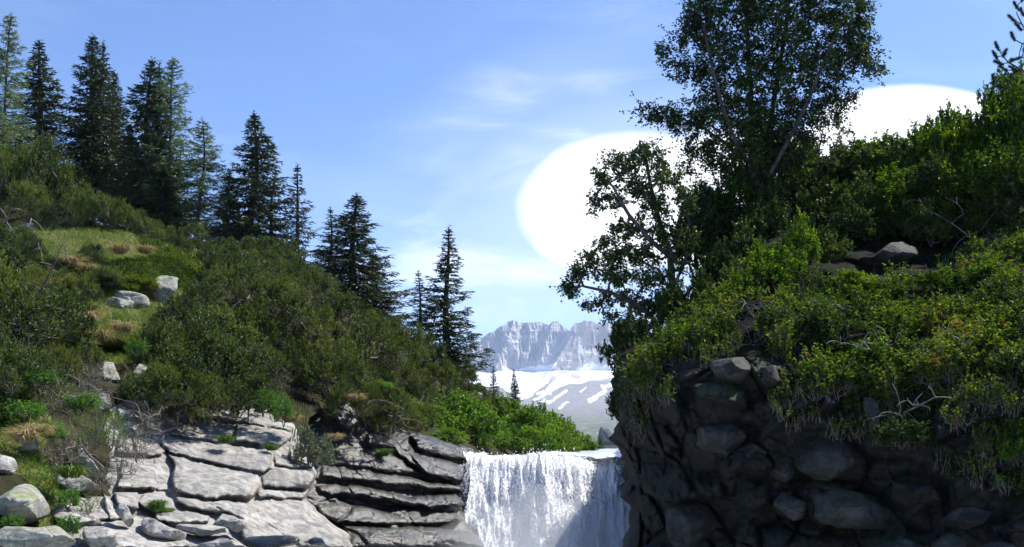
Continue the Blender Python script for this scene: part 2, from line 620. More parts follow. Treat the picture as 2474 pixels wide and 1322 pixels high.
CREST = np.array([(-120, 470), (0, 480), (150, 500), (250, 545), (420, 590), (520, 610), (640, 620), (740, 650), (850, 740), (930, 800),
                  (1000, 850), (1080, 890), (1150, 945), (1200, 985), (1280, 1030), (1380, 1075), (1460, 1092), (1500, 1097)], float)


def crest(px):
    return np.interp(px, CREST[:, 0], CREST[:, 1])


def left_ground(px, py):
    return P(px, py, LEFT(px, py))


# mounds (-) and hollows (+) of the tussocky top
BUMPS = [(285, 672, 80, 26, -0.9), (300, 735, 90, 22, 0.7), (170, 640, 38, 34, -0.7), (215, 600, 26, 12, 0.8), (235, 640, 34, 12, 0.7), (130, 705, 22, 26, 0.9), (160, 675, 30, 14, 0.7), (330, 605, 40, 12, 0.5),
         (60, 620, 40, 26, -0.6), (90, 660, 30, 12, 0.7), (440, 640, 60, 30, -0.5), (400, 600, 70, 14, -0.4), (245, 800, 40, 18, -0.7), (300, 790, 34, 18, -0.6), (260, 850, 90, 14, 0.9), (210, 745, 50, 20, -0.4),
         (370, 690, 26, 20, -0.5), (560, 700, 60, 40, -0.6), (640, 760, 50, 30, 0.6), (760, 760, 70, 40, -0.7), (700, 860, 60, 30, 0.6), (860, 860, 60, 40, -0.8), (950, 930, 50, 30, 0.6), (520, 820, 70, 40, -0.5), (600, 850, 40, 30, 0.7)]


def hill_pt(PX, PY):
    D = LEFT(np.maximum(PX, -120), PY) + 0.35
    V = P(PX, PY, D)
    nz = fbm(V * 0.9, 4, 3) * 0.30 + fbm(V * 2.6, 3, 9) * 0.10
    for bx, by, rx, ry, am in BUMPS:
        nz = nz + am * np.exp(-((PX - bx) / rx) ** 2 - ((PY - by) / ry) ** 2)
    f1, f2, c = worley(V * np.array([1.5, 1.5, 2.2]) + 7, 5)
    nz = nz + 0.30 * np.clip(f1, 0, 0.8) - 0.12
    return P(PX, PY, D + nz)


def build_left_hill():
    px = np.concatenate([np.linspace(-1500, -140, 50)[:-1], np.linspace(-140, 1490, 280)])
    t = np.linspace(0, 1, 150)
    bot = np.interp(px, [-140, 700, 745, 790, 850, 900, 970, 1130, 1490], [1345, 1330, 1010, 985, 975, 1030, 1055, 1100, 1104])
    PX = np.broadcast_to(px, (len(t), len(px)))
    PY = bot[None, :] + (crest(px) - bot)[None, :] * t[:, None]
    V = hill_pt(PX, PY)
    D = V[..., 1]
    # carry the hill on behind its crest
    back = []
    for k in range(1, 16):
        DD = D[-1] + (k / 15.0) ** 1.3 * 75
        b = P(px, crest(px) + 10 + 6 * math.sqrt(k), DD)
        b[:, 2] += fbm(v3(b[:, 0] * 0.1, b[:, 1] * 0.1, 0), 3, 4) * 0.4
        back.append(b)
    V = np.concatenate([V, np.stack(back)], 0)
    me = mesh_np('hillside', V, [grid_faces(V.shape[0], V.shape[1])[:, ::-1]], M['soil'], True)
    # turf where the grass grows
    me.materials.append(M['turf'])
    nr, nc = V.shape[0], V.shape[1]
    cx = np.broadcast_to(px, (nr, nc))[:-1, :-1]
    cyy = np.concatenate([PY, np.broadcast_to(crest(px) - 5, (15, nc))])[:-1, :-1]
    d, ins = seg_dist(cx, cyy, GRASS_POLY)
    d2, ins2 = seg_dist(cx, cyy, GRASS_POLY2)
    mi = ((ins | ins2)).astype(np.int32).ravel()
    me.polygons.foreach_set('material_index', mi)
    return struct('hillside', me)


GRASS_POLY = [(-100, 540), (150, 548), (330, 560), (500, 600), (510, 680), (440, 720), (380, 760), (360, 880), (200, 880), (140, 800), (100, 700), (-100, 640)]
GRASS_POLY2 = [(-140, 900), (60, 930), (120, 1010), (100, 1100), (150, 1200), (230, 1250), (200, 1322), (100, 1322), (60, 1150), (-140, 1120)]
build_left_hill()


# ---------------- granite ledges on the left: one bedrock surface with its joints
def slabs(PX, PY, polys, seed, out=0.34, rad=13.0):
    """how far each jointed slab stands out of the face"""
    r = np.random.default_rng(seed)
    res = np.zeros(PX.shape)
    wx = PX + 3.0 * vnoise(v3(PX / 26, PY / 26), seed) + 1.5 * vnoise(v3(PX / 9, PY / 9), seed + 5)
    wy = PY + 3.0 * vnoise(v3(PX / 26, PY / 26), seed + 1) + 1.5 * vnoise(v3(PX / 9, PY / 9), seed + 6)
    for item in polys:
        poly, o = (item, 1.0) if not isinstance(item, tuple) else item
        a = np.array(poly, float)
        x0, y0 = a.min(0) - 4; x1, y1 = a.max(0) + 4
        m = (wx > x0) & (wx < x1) & (wy > y0) & (wy < y1)
        if not m.any():
            continue
        d, ins = seg_dist(wx[m], wy[m], poly)
        prof = 0.75 * np.sqrt(np.clip(1 - (1 - np.clip(d / rad, 0, 1)) ** 2.4, 0, 1)) + 0.25 * np.clip(d / (4.5 * rad), 0, 1) ** 0.7
        cx, cy = a.mean(0)
        tx, ty = r.uniform(-0.003, 0.003), r.uniform(-0.009, 0.004)
        h = prof * (out * o * r.uniform(0.8, 1.25) + (wx[m] - cx) * tx - (wy[m] - cy) * ty)
        h = np.where(ins, h, 0)
        res[m] = np.maximum(res[m], h)
    # joints are choked here and open there
    b = res.copy()
    for _ in range(3):
        for ax in (0, 1):
            c = np.cumsum(np.pad(b, [(7, 6) if a == ax else (0, 0) for a in (0, 1)], mode='edge'), axis=ax)
            c = np.concatenate([np.zeros_like(np.take(c, [0], ax)), c], ax)
            n = b.shape[ax]
            b = (np.take(c, np.arange(13, 13 + n), ax) - np.take(c, np.arange(0, n), ax)) / 13.0
    jd = 0.10 + 0.9 * out * np.clip(0.5 + 1.3 * fbm(v3(PX / 60, PY / 45), 3, seed + 9), 0, 1)
    return np.maximum(res, b - jd)


LEDGE = [
    (z4([(160, 560), (230, 500), (390, 450), (610, 480), (590, 590), (480, 610), (330, 590)]), 0.5),
    (z4([(622, 482), (800, 517), (960, 545), (1000, 560), (930, 632), (780, 622), (604, 598)]), 0.9),
    (z4([(400, 395), (640, 378), (700, 430), (1020, 440), (1050, 500), (980, 538), (800, 505), (640, 470), (420, 445)]), 0.35),
    (z4([(150, 575), (380, 615), (600, 632), (780, 655), (855, 690), (858, 790), (800, 825), (640, 795), (500, 765), (340, 725), (160, 675), (100, 620)]), 1.45),
    (z4([(872, 692), (1000, 742), (1110, 757), (1125, 790), (1000, 788), (875, 768)]), 0.9),
    (z4([(832, 802), (870, 783), (1130, 803), (1160, 850), (1110, 922), (900, 930), (790, 910), (785, 850)]), 1.75),
    (z4([(152, 692), (330, 742), (500, 783), (640, 812), (775, 842), (782, 900), (728, 985), (600, 990), (420, 988), (220, 948), (180, 850), (198, 780)]), 2.0),
    (z4([(745, 970), (790, 936), (1110, 938), (1105, 988), (950, 998), (755, 988)]), 1.3),
    (z4([(60, 660), (150, 700), (190, 780), (172, 850), (205, 940), (80, 935), (62, 800)]), 0.35),
    (z4([(210, 975), (600, 1010), (950, 1010), (1090, 1010), (1150, 1110), (1240, 1140), (1350, 1240), (1350, 1330), (1000, 1330), (700, 1330), (600, 1100), (300, 1060), (220, 1020)]), 2.9),
    (z4([(0, 960), (80, 960), (200, 1010), (210, 1070), (60, 1075), (0, 1070), (-60, 1020)]), 2.2),
    (z4([(60, 1090), (300, 1080), (430, 1100), (430, 1160), (200, 1165), (80, 1140)]), 2.6),
    (z3([(500, 960), (632, 980), (640, 1085), (480, 1082)]), 0.9),
    (z3([(475, 880), (640, 860), (700, 900), (660, 950), (480, 935)]), 0.6),
    (z3([(470, 1105), (565, 1100), (565, 1170), (480, 1150)]), 2.1),
    (z3([(340, 560), (460, 570), (500, 660), (350, 640)]), 0.6),
    (z3([(540, 560), (620, 570), (622, 690), (545, 690)]), 0.8),
    (z3([(480, 710), (600, 702), (600, 790), (480, 800)]), 0.5),
    (z3([(560, 790), (700, 760), (760, 800), (740, 850), (600, 850)]), 0.5),
    (z4([(-300, 1160), (0, 1100), (150, 1180), (320, 1240), (560, 1240), (720, 1330), (-300, 1330)]), 1.9),
    (z4([(1130, 1120), (1220, 1090), (1420, 1180), (1500, 1330), (1360, 1330), (1350, 1240), (1240, 1140)]), 0.6),
    (z3([(200, 1120), (430, 1110), (470, 1200), (300, 1230), (220, 1200)]), 0.9),
    (z3([(420, 1100), (480, 1150), (520, 1210), (440, 1210)]), 1.3),
]


def build_ledges():
    py = np.arange(978, 1345, 2.3)
    right = np.interp(py, [860, 1000, 1060, 1115, 1145, 1185, 1205, 1235, 1262, 1290, 1345], [690, 706, 735, 752, 768, 752, 742, 770, 800, 842, 865])
    left = np.interp(py, [860, 1000, 1200, 1345], [190, 170, 130, 110]) + 14 * vnoise(v3(py / 30, 0 * py), 2)
    right = right + 3 * vnoise(v3(py / 12, 0 * py), 1)
    PX = left[:, None] + (right - left)[:, None] * np.linspace(0, 1, 300)[None]
    PY = np.broadcast_to(py[:, None], PX.shape)
    D = LEFT(PX, PY) + 0.25
    V = P(PX, PY, D)
    h = slabs(PX, PY, LEDGE, 11, 0.36, 4.5)
    d = D - h
    d += 0.13 * fbm(V * 1.3, 5, 31, 0.55) + 0.045 * fbm(V * v3(2.0, 2.0, 9.0), 4, 37, 0.55) - blocks(V, (0.45, 0.45, 0.9), 41, 0.03, 0.10)
    # face turns away at its right corner and at the far left
    d += 1.8 * np.clip((PX - right[:, None] + 9) / 9, 0, 1) ** 2
    d[:, -1] += 3.5
    d += 1.2 * np.clip((300 - PX - (PY > 1200) * 120) / 90, 0, 1) ** 2
    d += 0.9 * np.clip((985 - PY - (PX - 400) * 0.03) / 60, 0, 1) ** 2 * np.clip((PX - 380) / 50, 0, 1)
    d -= 0.45 * np.clip((400 - PX) / 40, 0, 1) * np.clip((980 - PY) / 40, 0, 1)
    V = P(PX, PY, d)
    me = mesh_np('rock_ledges', V, [grid_faces(*PX.shape)], M['granite'], True)
    return struct('rock_ledges', me)


build_ledges()


DARKROCK = [
    (z4([(1250, 360), (1330, 320), (1450, 330), (1460, 480), (1370, 540), (1290, 480)]), 2.0),
    (z4([(1790, 560), (1830, 560), (2100, 650), (2160, 680), (2170, 730), (2060, 735), (1840, 660)]), 1.6),
    (z4([(1680, 640), (1780, 570), (1840, 670), (2060, 740), (2160, 780), (2170, 870), (2100, 890), (1900, 830), (1720, 700)]), 1.4),
    (z4([(1200, 760), (1450, 800), (1700, 830), (1950, 880), (2150, 900), (2180, 960), (1900, 930), (1500, 880), (1200, 850)]), 1.1),
    (z4([(1160, 900), (1450, 900), (1760, 980), (2100, 970), (2200, 1050), (1900, 1060), (1450, 980), (1180, 960)]), 1.6),
    (z4([(1150, 1030), (1300, 1010), (1650, 1080), (1700, 1040), (2100, 1080), (2150, 1150), (1900, 1180), (1300, 1160), (1200, 1120)]), 1.3),
    (z4([(1350, 1180), (2000, 1190), (2150, 1220), (2260, 1290), (2300, 1330), (1370, 1330)]), 3.0),
    (z4([(1120, 640), (1450, 650), (1700, 700), (1900, 830), (1700, 820), (1450, 780), (1200, 740)]), 0.9),
    (z4([(1500, 560), (1640, 560), (1760, 640), (1640, 660), (1500, 640)]), 0.9),
]
DARKBASE = TPS([(740, 950, 26.5), (740, 1322, 23.5), (900, 1000, 27.5), (900, 1322, 24.5), (1000, 1040, 29), (1150, 1090, 31.2), (1150, 1322, 27.5), (1000, 1200, 27)], 1e-6)


def build_dark_rock():
    px = np.arange(726, 1172, 2.3)
    t = np.linspace(0, 1, 165)
    top = np.interp(px, [726, 790, 850, 900, 970, 1060, 1130, 1150, 1175], [990, 962, 955, 1010, 1038, 1066, 1086, 1096, 1110])
    PX = np.broadcast_to(px, (len(t), len(px)))
    PY = top[None] + (1345 - top)[None] * t[:, None]
    D = DARKBASE(PX, PY)
    V = P(PX, PY, D)
    h = slabs(PX, PY, DARKROCK, 21, 0.40, 9.0)
    # thin bedding steps
    dip = (PY - (PX - 900) * 0.22) / 21.0 + 0.5 * vnoise(v3(PX / 70, PY / 30), 5)
    saw = (dip - np.floor(dip))
    d = D - h + 0.04 * saw ** 3 + 0.07 * fbm(V * v3(1.5, 1.5, 6.0), 5, 47, 0.6) + 0.14 * fbm(V * 1.1, 3, 3)
    R_ = np.array([[1, 0, 0], [0, 1, 0], [0.22, 0, 1]]).T
    d -= blocks(V @ R_, (0.55, 0.55, 1.0), 43, 0.06, 0.30) + blocks(V @ R_, (1.9, 1.9, 4.0), 45, 0.03, 0.07)
    d += 2.0 * np.clip((PX - np.interp(PY, [1090, 1150, 1200, 1260, 1300, 1345], [1128, 1118, 1105, 1115, 1150, 1175])) / 22, 0, 1) ** 2
    V = P(PX, PY, d)
    # top turns back into the hill
    back = V[:1] + np.array([0, 1.6, 0.05])
    V = np.concatenate([back, V])
    return struct('dark_rock_wall', mesh_np('dark_rock_wall', V, [grid_faces(V.shape[0], V.shape[1])], M['granite_wet_shade'], True))


build_dark_rock()

# ---------------- right bank
RIGHT = TPS([(1480, 850, 15.5), (1480, 1000, 15.0), (1530, 1150, 15.2), (1510, 1322, 15.3), (1600, 850, 13.9), (1600, 1100, 14.0), (1600, 1322, 14.3),
             (1900, 1322, 12.8), (2474, 1322, 11.6), (1900, 1060, 12.6), (2474, 1000, 11.5), (1800, 840, 12.9), (2474, 850, 12.2),
             (1650, 780, 15.5), (1900, 650, 16), (2474, 620, 15.5), (2200, 560, 18), (2474, 500, 18.6), (1700, 620, 18.2), (1850, 500, 19.2),
             (2200, 420, 21), (2600, 400, 21), (1950, 430, 20.5), (2600, 1340, 11.4)])
EDGE = np.array([(360, 2600), (380, 2250), (400, 2080), (430, 1960), (470, 1880), (520, 1810), (580, 1740), (640, 1700), (700, 1672), (760, 1650), (800, 1610), (835, 1530), (855, 1492),
                 (880, 1482), (930, 1482), (978, 1474), (1020, 1488), (1062, 1476), (1090, 1499), (1120, 1508), (1152, 1520), (1180, 1502),
                 (1201, 1497), (1222, 1522), (1250, 1517), (1274, 1520), (1300, 1508), (1322, 1500), (1345, 1498)], float)


def redge(py):
    return np.interp(py, EDGE[:, 0], EDGE[:, 1])


def right_ground(px, py):
    return P(px, py, RIGHT(px, py))


CLIFFROCKS = [z8(p) for p in (
    [(460, 490), (600, 480), (740, 520), (760, 620), (620, 590), (500, 560)],
    [(620, 890), (720, 820), (760, 870), (700, 960), (650, 980)],
    [(320, 560), (400, 540), (440, 640), (400, 700), (330, 660)],
    [(230, 700), (330, 690), (420, 800), (330, 870), (240, 800)],
    [(780, 560), (930, 600), (960, 700), (830, 760), (790, 680)],
    [(700, 1230), (780, 1170), (810, 1230), (820, 1330), (690, 1330)],
    [(160, 880), (420, 900), (600, 900), (640, 1060), (330, 1100), (180, 1000)],
    [(1500, 980), (1700, 990), (1760, 1080), (1600, 1160), (1500, 1100)],
    [(1990, 940), (2070, 930), (2080, 1040), (2000, 1030)],
    [(1300, 1270), (1480, 1250), (1740, 1260), (1690, 1330), (1400, 1330)],
    [(2000, 1210), (2200, 1180), (2260, 1330), (2050, 1330)],
    [(660, 1060), (860, 990), (880, 1100), (780, 1150)],
    [(830, 1230), (1050, 1200), (1280, 1270), (1250, 1330), (840, 1330)])]


def right_depth(PX, PY):
    e = redge(PY)
    D = RIGHT(np.minimum(PX, 2620), PY)
    V = P(PX, PY, D)
    dd = np.maximum(PX - e, 0)
    cl = np.clip((PY - 830) / 60, 0, 1)
    h = slabs(PX, PY, CLIFFROCKS, 61, 0.35, 16.0)
    f1m, _, _ = worley(V * 1.25, 91)
    d = D - h + (1 - cl) * 0.95 * (f1m - 0.5) + fbm(V * 1.1, 4, 71, 0.55) * (0.25 + 0.20 * cl) + fbm(V * 3.3, 4, 75, 0.6, True) * 0.05 - cl * (blocks(V, (1.3, 1.3, 1.5), 81, 0.22, 0.34) + blocks(V, (3.6, 3.6, 4.2), 83, 0.06, 0.08))
    # hollow under the overhanging shrubs
    return d + 1.6 * np.exp(-dd / 9.0)


def build_right():
    py = np.concatenate([np.arange(365, 800, 5.0), np.arange(800, 1346, 2.8)])
    s = np.concatenate([np.linspace(0, 0.02, 10)[:-1], 0.02 + 0.98 * np.linspace(0, 1, 330)])
    e = redge(py) + 5 * vnoise(v3(py / 14, 0 * py), 3) + 3 * vnoise(v3(py / 5, 0 * py), 4)
    PX = e[:, None] + (2640 - e)[:, None] * s[None, :]
    PX = np.concatenate([PX, np.broadcast_to(np.linspace(2640, 4200, 60)[None, 1:], (len(py), 59))], 1)
    PY = np.broadcast_to(py[:, None], PX.shape)
    d = right_depth(PX, PY)
    V = P(PX, PY, d)
    k = int(np.searchsorted(py, 862))
    g1 = grid_faces(k + 1, V.shape[1]); g2 = grid_faces(V.shape[0] - k, V.shape[1])
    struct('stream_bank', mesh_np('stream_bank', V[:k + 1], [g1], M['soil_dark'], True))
    # the gorge wall runs on upstream behind its visible edge
    ret = []
    for j, dl in enumerate((26.0, 22.0, 18.0, 15.0, 13.0, 11.0, 9.0, 7.5, 6.0, 4.8, 3.7, 2.8, 2.0, 1.3, 0.7)):
        r0 = V[k:, 0].copy()
        Dn = d[k:, 0] + dl
        q = P(e[k:] + 8 + 0.5 * dl + 5 * vnoise(v3(py[k:] / 20, j * 0.7), 8), 1345 - (1345 - py[k:]) * (1 - 0.40 * min(1.0, dl / 12.0)), Dn)
        q[:, 0] += 0.35 * min(1, dl / 2) * (0.7 - blocks(q, (0.9, 0.9, 1.2), 87, 0.25, 0.6) + 0.5 * fbm(q * 0.9, 3, 88))
        ret.append(q)
    Vc = np.concatenate([np.stack(ret, 1), V[k:]], 1)
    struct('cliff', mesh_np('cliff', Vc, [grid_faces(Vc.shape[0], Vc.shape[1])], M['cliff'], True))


build_right()


def build_right_hill():
    px = np.linspace(1535, 3000, 70)
    Ds = np.linspace(22.5, 95, 56)
    top = np.interp(px, [1535, 1570, 1650, 1720, 1850, 2050, 2300, 3000], [1030, 985, 850, 700, 560, 500, 450, 430])
    rows = []
    for D in Ds:
        r = P(px, top + 25, D)
        r[:, 2] += fbm(v3(r[:, 0] * 0.3, r[:, 1] * 0.3), 3, 5) * 0.3
        low = r[:1] * 1.0
        low[:, 2] = -2.0
        rows.append(np.concatenate([low, r]))
    V = np.stack(rows)
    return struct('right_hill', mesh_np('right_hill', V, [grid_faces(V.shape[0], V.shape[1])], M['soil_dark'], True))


build_right_hill()


# ---------------- free standing and wedged boulders
def boulder(poly, D, thick, mat, label, seed, group=None, tilt=0.0, cuts=14, lean=0.0):
    a = np.array(poly, float)
    c = a.mean(0)
    n = 72
    # resample the outline by arc length
    q = np.vstack([a, a[:1]])
    seg = np.hypot(*np.diff(q, axis=0).T)
    cum = np.concatenate([[0], np.cumsum(seg)])
    tt = np.linspace(0, cum[-1], n, endpoint=False)
    ox = np.interp(tt, cum, q[:, 0]); oy = np.interp(tt, cum, q[:, 1])
    for _ in range(2):
        ox = (np.roll(ox, 1) + 2 * ox + np.roll(ox, -1)) / 4
        oy = (np.roll(oy, 1) + 2 * oy + np.roll(oy, -1)) / 4
    rings = []
    ph = np.linspace(-math.pi / 2, math.pi / 2, 34)
    for p_ in ph:
        s = math.cos(p_) ** 0.62 if abs(p_) < math.pi / 2 - 1e-6 else 0.0
        off = np.sign(p_) * abs(math.sin(p_)) ** 1.1
        x = c[0] + (ox - c[0]) * s
        y = c[1] + (oy - c[1]) * s
        Dz = D - lean * (c[1] - y) / 100.0 + off * thick / 2 + tilt * (x - c[0]) / 100
        rings.append(P(x, y, Dz))
    V = np.stack(rings)                      # front first
    ctr = P(c[0], c[1], D)
    r = np.random.default_rng(seed)
    L = V - ctr
    rad = np.abs(L).max((0, 1))
    Ln = L / rad
    for _ in range(cuts):
        nn = r.normal(size=3); nn /= np.linalg.norm(nn)
        if nn[1] > 0: nn[1] *= -1
        lim = r.uniform(0.50, 0.80)
        ex = np.maximum(0, Ln @ nn - lim)
        Ln = Ln - 0.92 * ex[..., None] * nn
    L = Ln * rad
    sc = rad.mean()
    L = L * (1 + 0.07 * fbm(L / sc * 1.6 + seed, 4, seed)[..., None] + 0.022 * fbm(L / sc * 7 + seed, 3, seed + 3)[..., None] + blocks(L / sc, (1.5, 1.5, 1.9), seed, 0.04, 0.09)[..., None])
    nr = V.shape[0]
    fs = grid_faces(nr, n)
    wrap = np.array([[i * n + n - 1, i * n, (i + 1) * n, (i + 1) * n + n - 1] for i in range(nr - 1)])
    me = mesh_np('boulder', L, [np.concatenate([fs, wrap])], mat, True)
    o = link('boulder', me)
    o.location = ctr
    tag(o, label, 'boulder', group)
    return o


G = 'boulders along the left stream bank'
LB = [
    (z3([(-40, 1050), (60, 1050), (140, 1062), (210, 1160), (205, 1195), (120, 1225), (-40, 1230)]), 14.2, 1.3, 'granite_mossy', 'broad lichen covered boulder at the left picture edge above the lowest slab'),
    (z3([(-40, 1238), (80, 1238), (150, 1242), (230, 1232), (310, 1300), (300, 1345), (-40, 1345)]), 13.2, 1.4, 'granite_mossy', 'wide pale slab with yellow lichen in the bottom left corner'),
    (z3([(-40, 935), (60, 960), (70, 1000), (40, 1045), (-40, 1045)]), 15.4, 0.9, 'granite', 'small pale block at left edge below the dry grass'),
    (z3([(180, 1000), (250, 983), (350, 1035), (435, 1090), (400, 1115), (300, 1105), (215, 1085)]), 16.4, 0.9, 'granite_mossy', 'rounded grey boulder sloping right behind the green herbs'),
    (z3([(322, 1235), (420, 1222), (470, 1260), (492, 1310), (480, 1345), (380, 1335), (335, 1285)]), 14.4, 0.8, 'granite', 'pale topped block with dark left face near the bottom edge'),
    (z3([(455, 1125), (490, 1125), (525, 1160), (562, 1245), (540, 1258), (505, 1220), (470, 1180)]), 15.6, 0.45, 'granite', 'narrow slanting stone leaning between two ledges'),
    (z3([(290, 890), (330, 892), (380, 965), (440, 1070), (405, 1075), (345, 1000)]), 17.4, 0.4, 'granite_mossy', 'long thin stone slanting down beside the grey twigs'),
    (z4([(430, 1108), (520, 1092), (600, 1110), (665, 1150), (705, 1205), (640, 1242), (560, 1190), (440, 1168)]), 17.0, 0.9, 'granite', 'round shouldered grey boulder with shaded right end on the low ledge'),
    (z4([(210, 1160), (420, 1170), (575, 1190), (580, 1235), (410, 1262), (200, 1205)]), 16.4, 0.9, 'granite', 'flat grey slab in front of the round shouldered boulder'),
    (z4([(-20, 1095), (60, 1130), (150, 1180), (320, 1235), (300, 1295), (100, 1310), (-20, 1220)]), 15.8, 0.9, 'granite', 'dark fronted boulder sloping down right near the bottom'),
    (z4([(335, 1305), (465, 1280), (540, 1243), (605, 1300), (625, 1345), (335, 1345)]), 15.6, 0.8, 'granite', 'bright white rock poking up at the bottom edge'),
    (z4([(628, 1290), (700, 1252), (880, 1240), (1080, 1250), (1070, 1310), (700, 1345), (640, 1345)]), 16.5, 1.2, 'granite_wet_shade', 'low wet black boulder at the bottom below the bright ledge'),
    (z4([(1088, 1262), (1150, 1252), (1200, 1262), (1222, 1300), (1190, 1320), (1100, 1318)]), 16.8, 0.6, 'granite_wet_shade', 'small wet black stone beside the low black boulder'),
    (z3([(560, 318), (650, 205), (690, 208), (730, 222), (722, 270), (650, 350), (570, 352)]), 26.6, 0.8, 'granite_mossy', 'pale upright rock breaking through the grassy top'),
    (z3([(385, 290), (470, 282), (545, 292), (560, 400), (470, 408), (390, 352)]), 26.2, 0.8, 'granite_mossy', 'grey rock face under the cushion of green turf'),
    ([(220, 706), (280, 698), (360, 714), (366, 732), (325, 780), (280, 776), (232, 745)], 26.0, 0.9, 'granite_mossy', 'shaded upright rock band under the overhanging heath cushion'),
    ([(100, 708), (140, 700), (150, 730), (120, 745), (95, 735)], 25.0, 0.5, 'granite_mossy', 'small grey rock among the pines on the far left slope'),
    ([(40, 545), (70, 535), (100, 548), (95, 566), (45, 566)], 30.0, 0.6, 'granite_mossy', 'flat brownish rock beneath the gnarled roots'),
    ([(196, 873), (240, 868), (275, 876), (297, 928), (260, 940), (205, 925)], 21.3, 0.8, 'granite_mossy', 'grey weathered rock face with pale streaks below the brown tussocks'),
    ([(316, 870), (345, 868), (369, 878), (370, 948), (345, 955), (320, 950)], 21.6, 0.8, 'granite_mossy', 'upright grey block right of the streaked rock face'),
    ([(280, 958), (320, 952), (360, 958), (362, 1010), (320, 1020), (283, 1012)], 21.0, 0.7, 'granite_mossy', 'grey block in the shadow beneath the streaked rock face'),
    ([(200, 940), (265, 945), (275, 1000), (230, 1010), (200, 985)], 20.4, 0.6, 'granite_mossy', 'grey rock half hidden by twigs left of the shadowed block'),
    (z3([(60, 860), (150, 870), (160, 940), (100, 960), (60, 930)]), 16.6, 0.5, 'granite_mossy', 'reddish brown stone below the orange dry grass'),
    (z3([(250, 1210), (330, 1190), (400, 1200), (430, 1240), (330, 1250)]), 15.4, 0.5, 'granite_mossy', 'low mossy stone in the grass gully'),
]
for i, (poly, D, th, mt, lab) in enumerate(LB):
    if D > 20 and 'tussocks' not in lab and 'streaked' not in lab and 'shadowed block' not in lab:
        D = float(hill_pt(*np.array(poly).mean(0))[1]) + 0.05
    boulder(poly, D, th, M[mt], lab, 100 + i, G)
G = 'rounded boulders wedged in the dark cliff'
RB = [
    ([(565, 390), (600, 345), (650, 310), (760, 350), (830, 520), (700, 490), (600, 460)], 13.3, 0.8, 'dark grey boulder high in the shaded cliff under the leafy edge'),
    ([(440, 790), (500, 690), (620, 630), (770, 680), (782, 720), (700, 820), (620, 888), (500, 862)], 13.0, 0.9, 'large pale grey four sided boulder in the middle left of the cliff'),
    ([(970, 880), (1100, 740), (1190, 700), (1290, 790), (1332, 890), (1240, 960), (1150, 990), (1050, 960)], 12.1, 1.0, 'largest egg shaped boulder spotted with lichen in the cliff centre'),
    ([(855, 970), (900, 900), (940, 850), (1010, 950), (960, 985)], 12.3, 0.5, 'small triangular stone tucked left of the egg shaped boulder'),
    ([(1350, 560), (1400, 530), (1445, 545), (1442, 780), (1390, 832), (1360, 760)], 12.2, 0.6, 'tall narrow stone hanging down beside the roots'),
    ([(888, 1090), (940, 1030), (1075, 1020), (1080, 1160), (980, 1210), (900, 1170)], 11.8, 0.8, 'round grey boulder under the egg shaped one'),
    ([(1088, 1060), (1250, 1010), (1450, 1030), (1500, 1120), (1480, 1240), (1300, 1270), (1085, 1180)], 11.4, 0.9, 'wide lichen speckled block right of the round grey boulder'),
    ([(330, 1120), (420, 1090), (600, 1080), (640, 1200), (640, 1320), (330, 1345)], 12.7, 0.8, 'blocky dark boulder low on the cliff near the waterfall'),
    ([(1750, 1190), (1850, 1100), (1980, 1070), (2042, 1120), (1990, 1200), (1850, 1245), (1760, 1240)], 10.7, 0.8, 'smooth oval boulder low on the right of the cliff'),
    ([(1400, 1320), (1550, 1268), (1640, 1300), (1650, 1345), (1400, 1345)], 10.5, 0.6, 'pale sunlit stone at the bottom edge below the block'),
    ([(1690, 1300), (1790, 1245), (1880, 1285), (1885, 1345), (1700, 1345)], 10.2, 0.6, 'grey stone at the bottom edge below the oval boulder'),
    ([(1950, 1320), (2040, 1285), (2130, 1310), (2120, 1345), (1950, 1345)], 9.9, 0.5, 'small grey stone at the bottom edge far right'),
    ([(815, 370), (880, 350), (930, 480), (870, 545), (830, 480)], 13.1, 0.5, 'thin shaded stone right of the uppermost boulder'),
    ([(200, 1330), (250, 1308), (300, 1322), (300, 1345), (200, 1345)], 13.0, 0.5, 'little pale stone at the foot of the cliff edge'),
    ([(640, 820), (740, 760), (860, 800), (850, 900), (760, 880)], 12.9, 0.5, 'broken stone wedged right of the four sided boulder'),
    ([(1350, -50), (1400, -130), (1500, -150), (1620, -90), (1600, -60), (1460, -50)], 15.9, 0.8, 'grey peaked rock lying in the shadow under the upper shrubs'),
]
for i, (poly, D, th, lab) in enumerate(RB):
    pz = z8(poly)
    if i == 15:
        pz = [(2062, 632), (2075, 622), (2105, 622), (2150, 585), (2200, 578), (2245, 600), (2250, 622), (2160, 640), (2085, 648)]
        D = float(RIGHT(2150, 620)) - 0.5
    cxy = np.array(pz).mean(0)
    if i != 15:
        D = float(RIGHT(max(cxy[0], 1540), min(cxy[1], 1330))) - (0.5 if cxy[1] > 1300 else 0.02)
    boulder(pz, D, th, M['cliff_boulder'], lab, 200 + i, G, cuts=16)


# ---------------- the far mountain
SKYL = np.array([(700, 960), (900, 900), (1050, 868), (1143, 838), (1158, 820), (1166, 815), (1180, 806), (1190, 803), (1203, 792), (1215, 787), (1228, 778), (1240, 774), (1262, 781), (1285, 779), (1300, 778), (1318, 784),
                 (1326, 786), (1335, 775), (1345, 777), (1356, 785), (1374, 798), (1383, 789), (1390, 780), (1402, 779), (1412, 775), (1428, 776), (1440, 782), (1470, 779), (1500, 783), (1515, 786),
                 (1530, 800), (1560, 812), (1650, 830), (1900, 900), (2100, 960)], float)


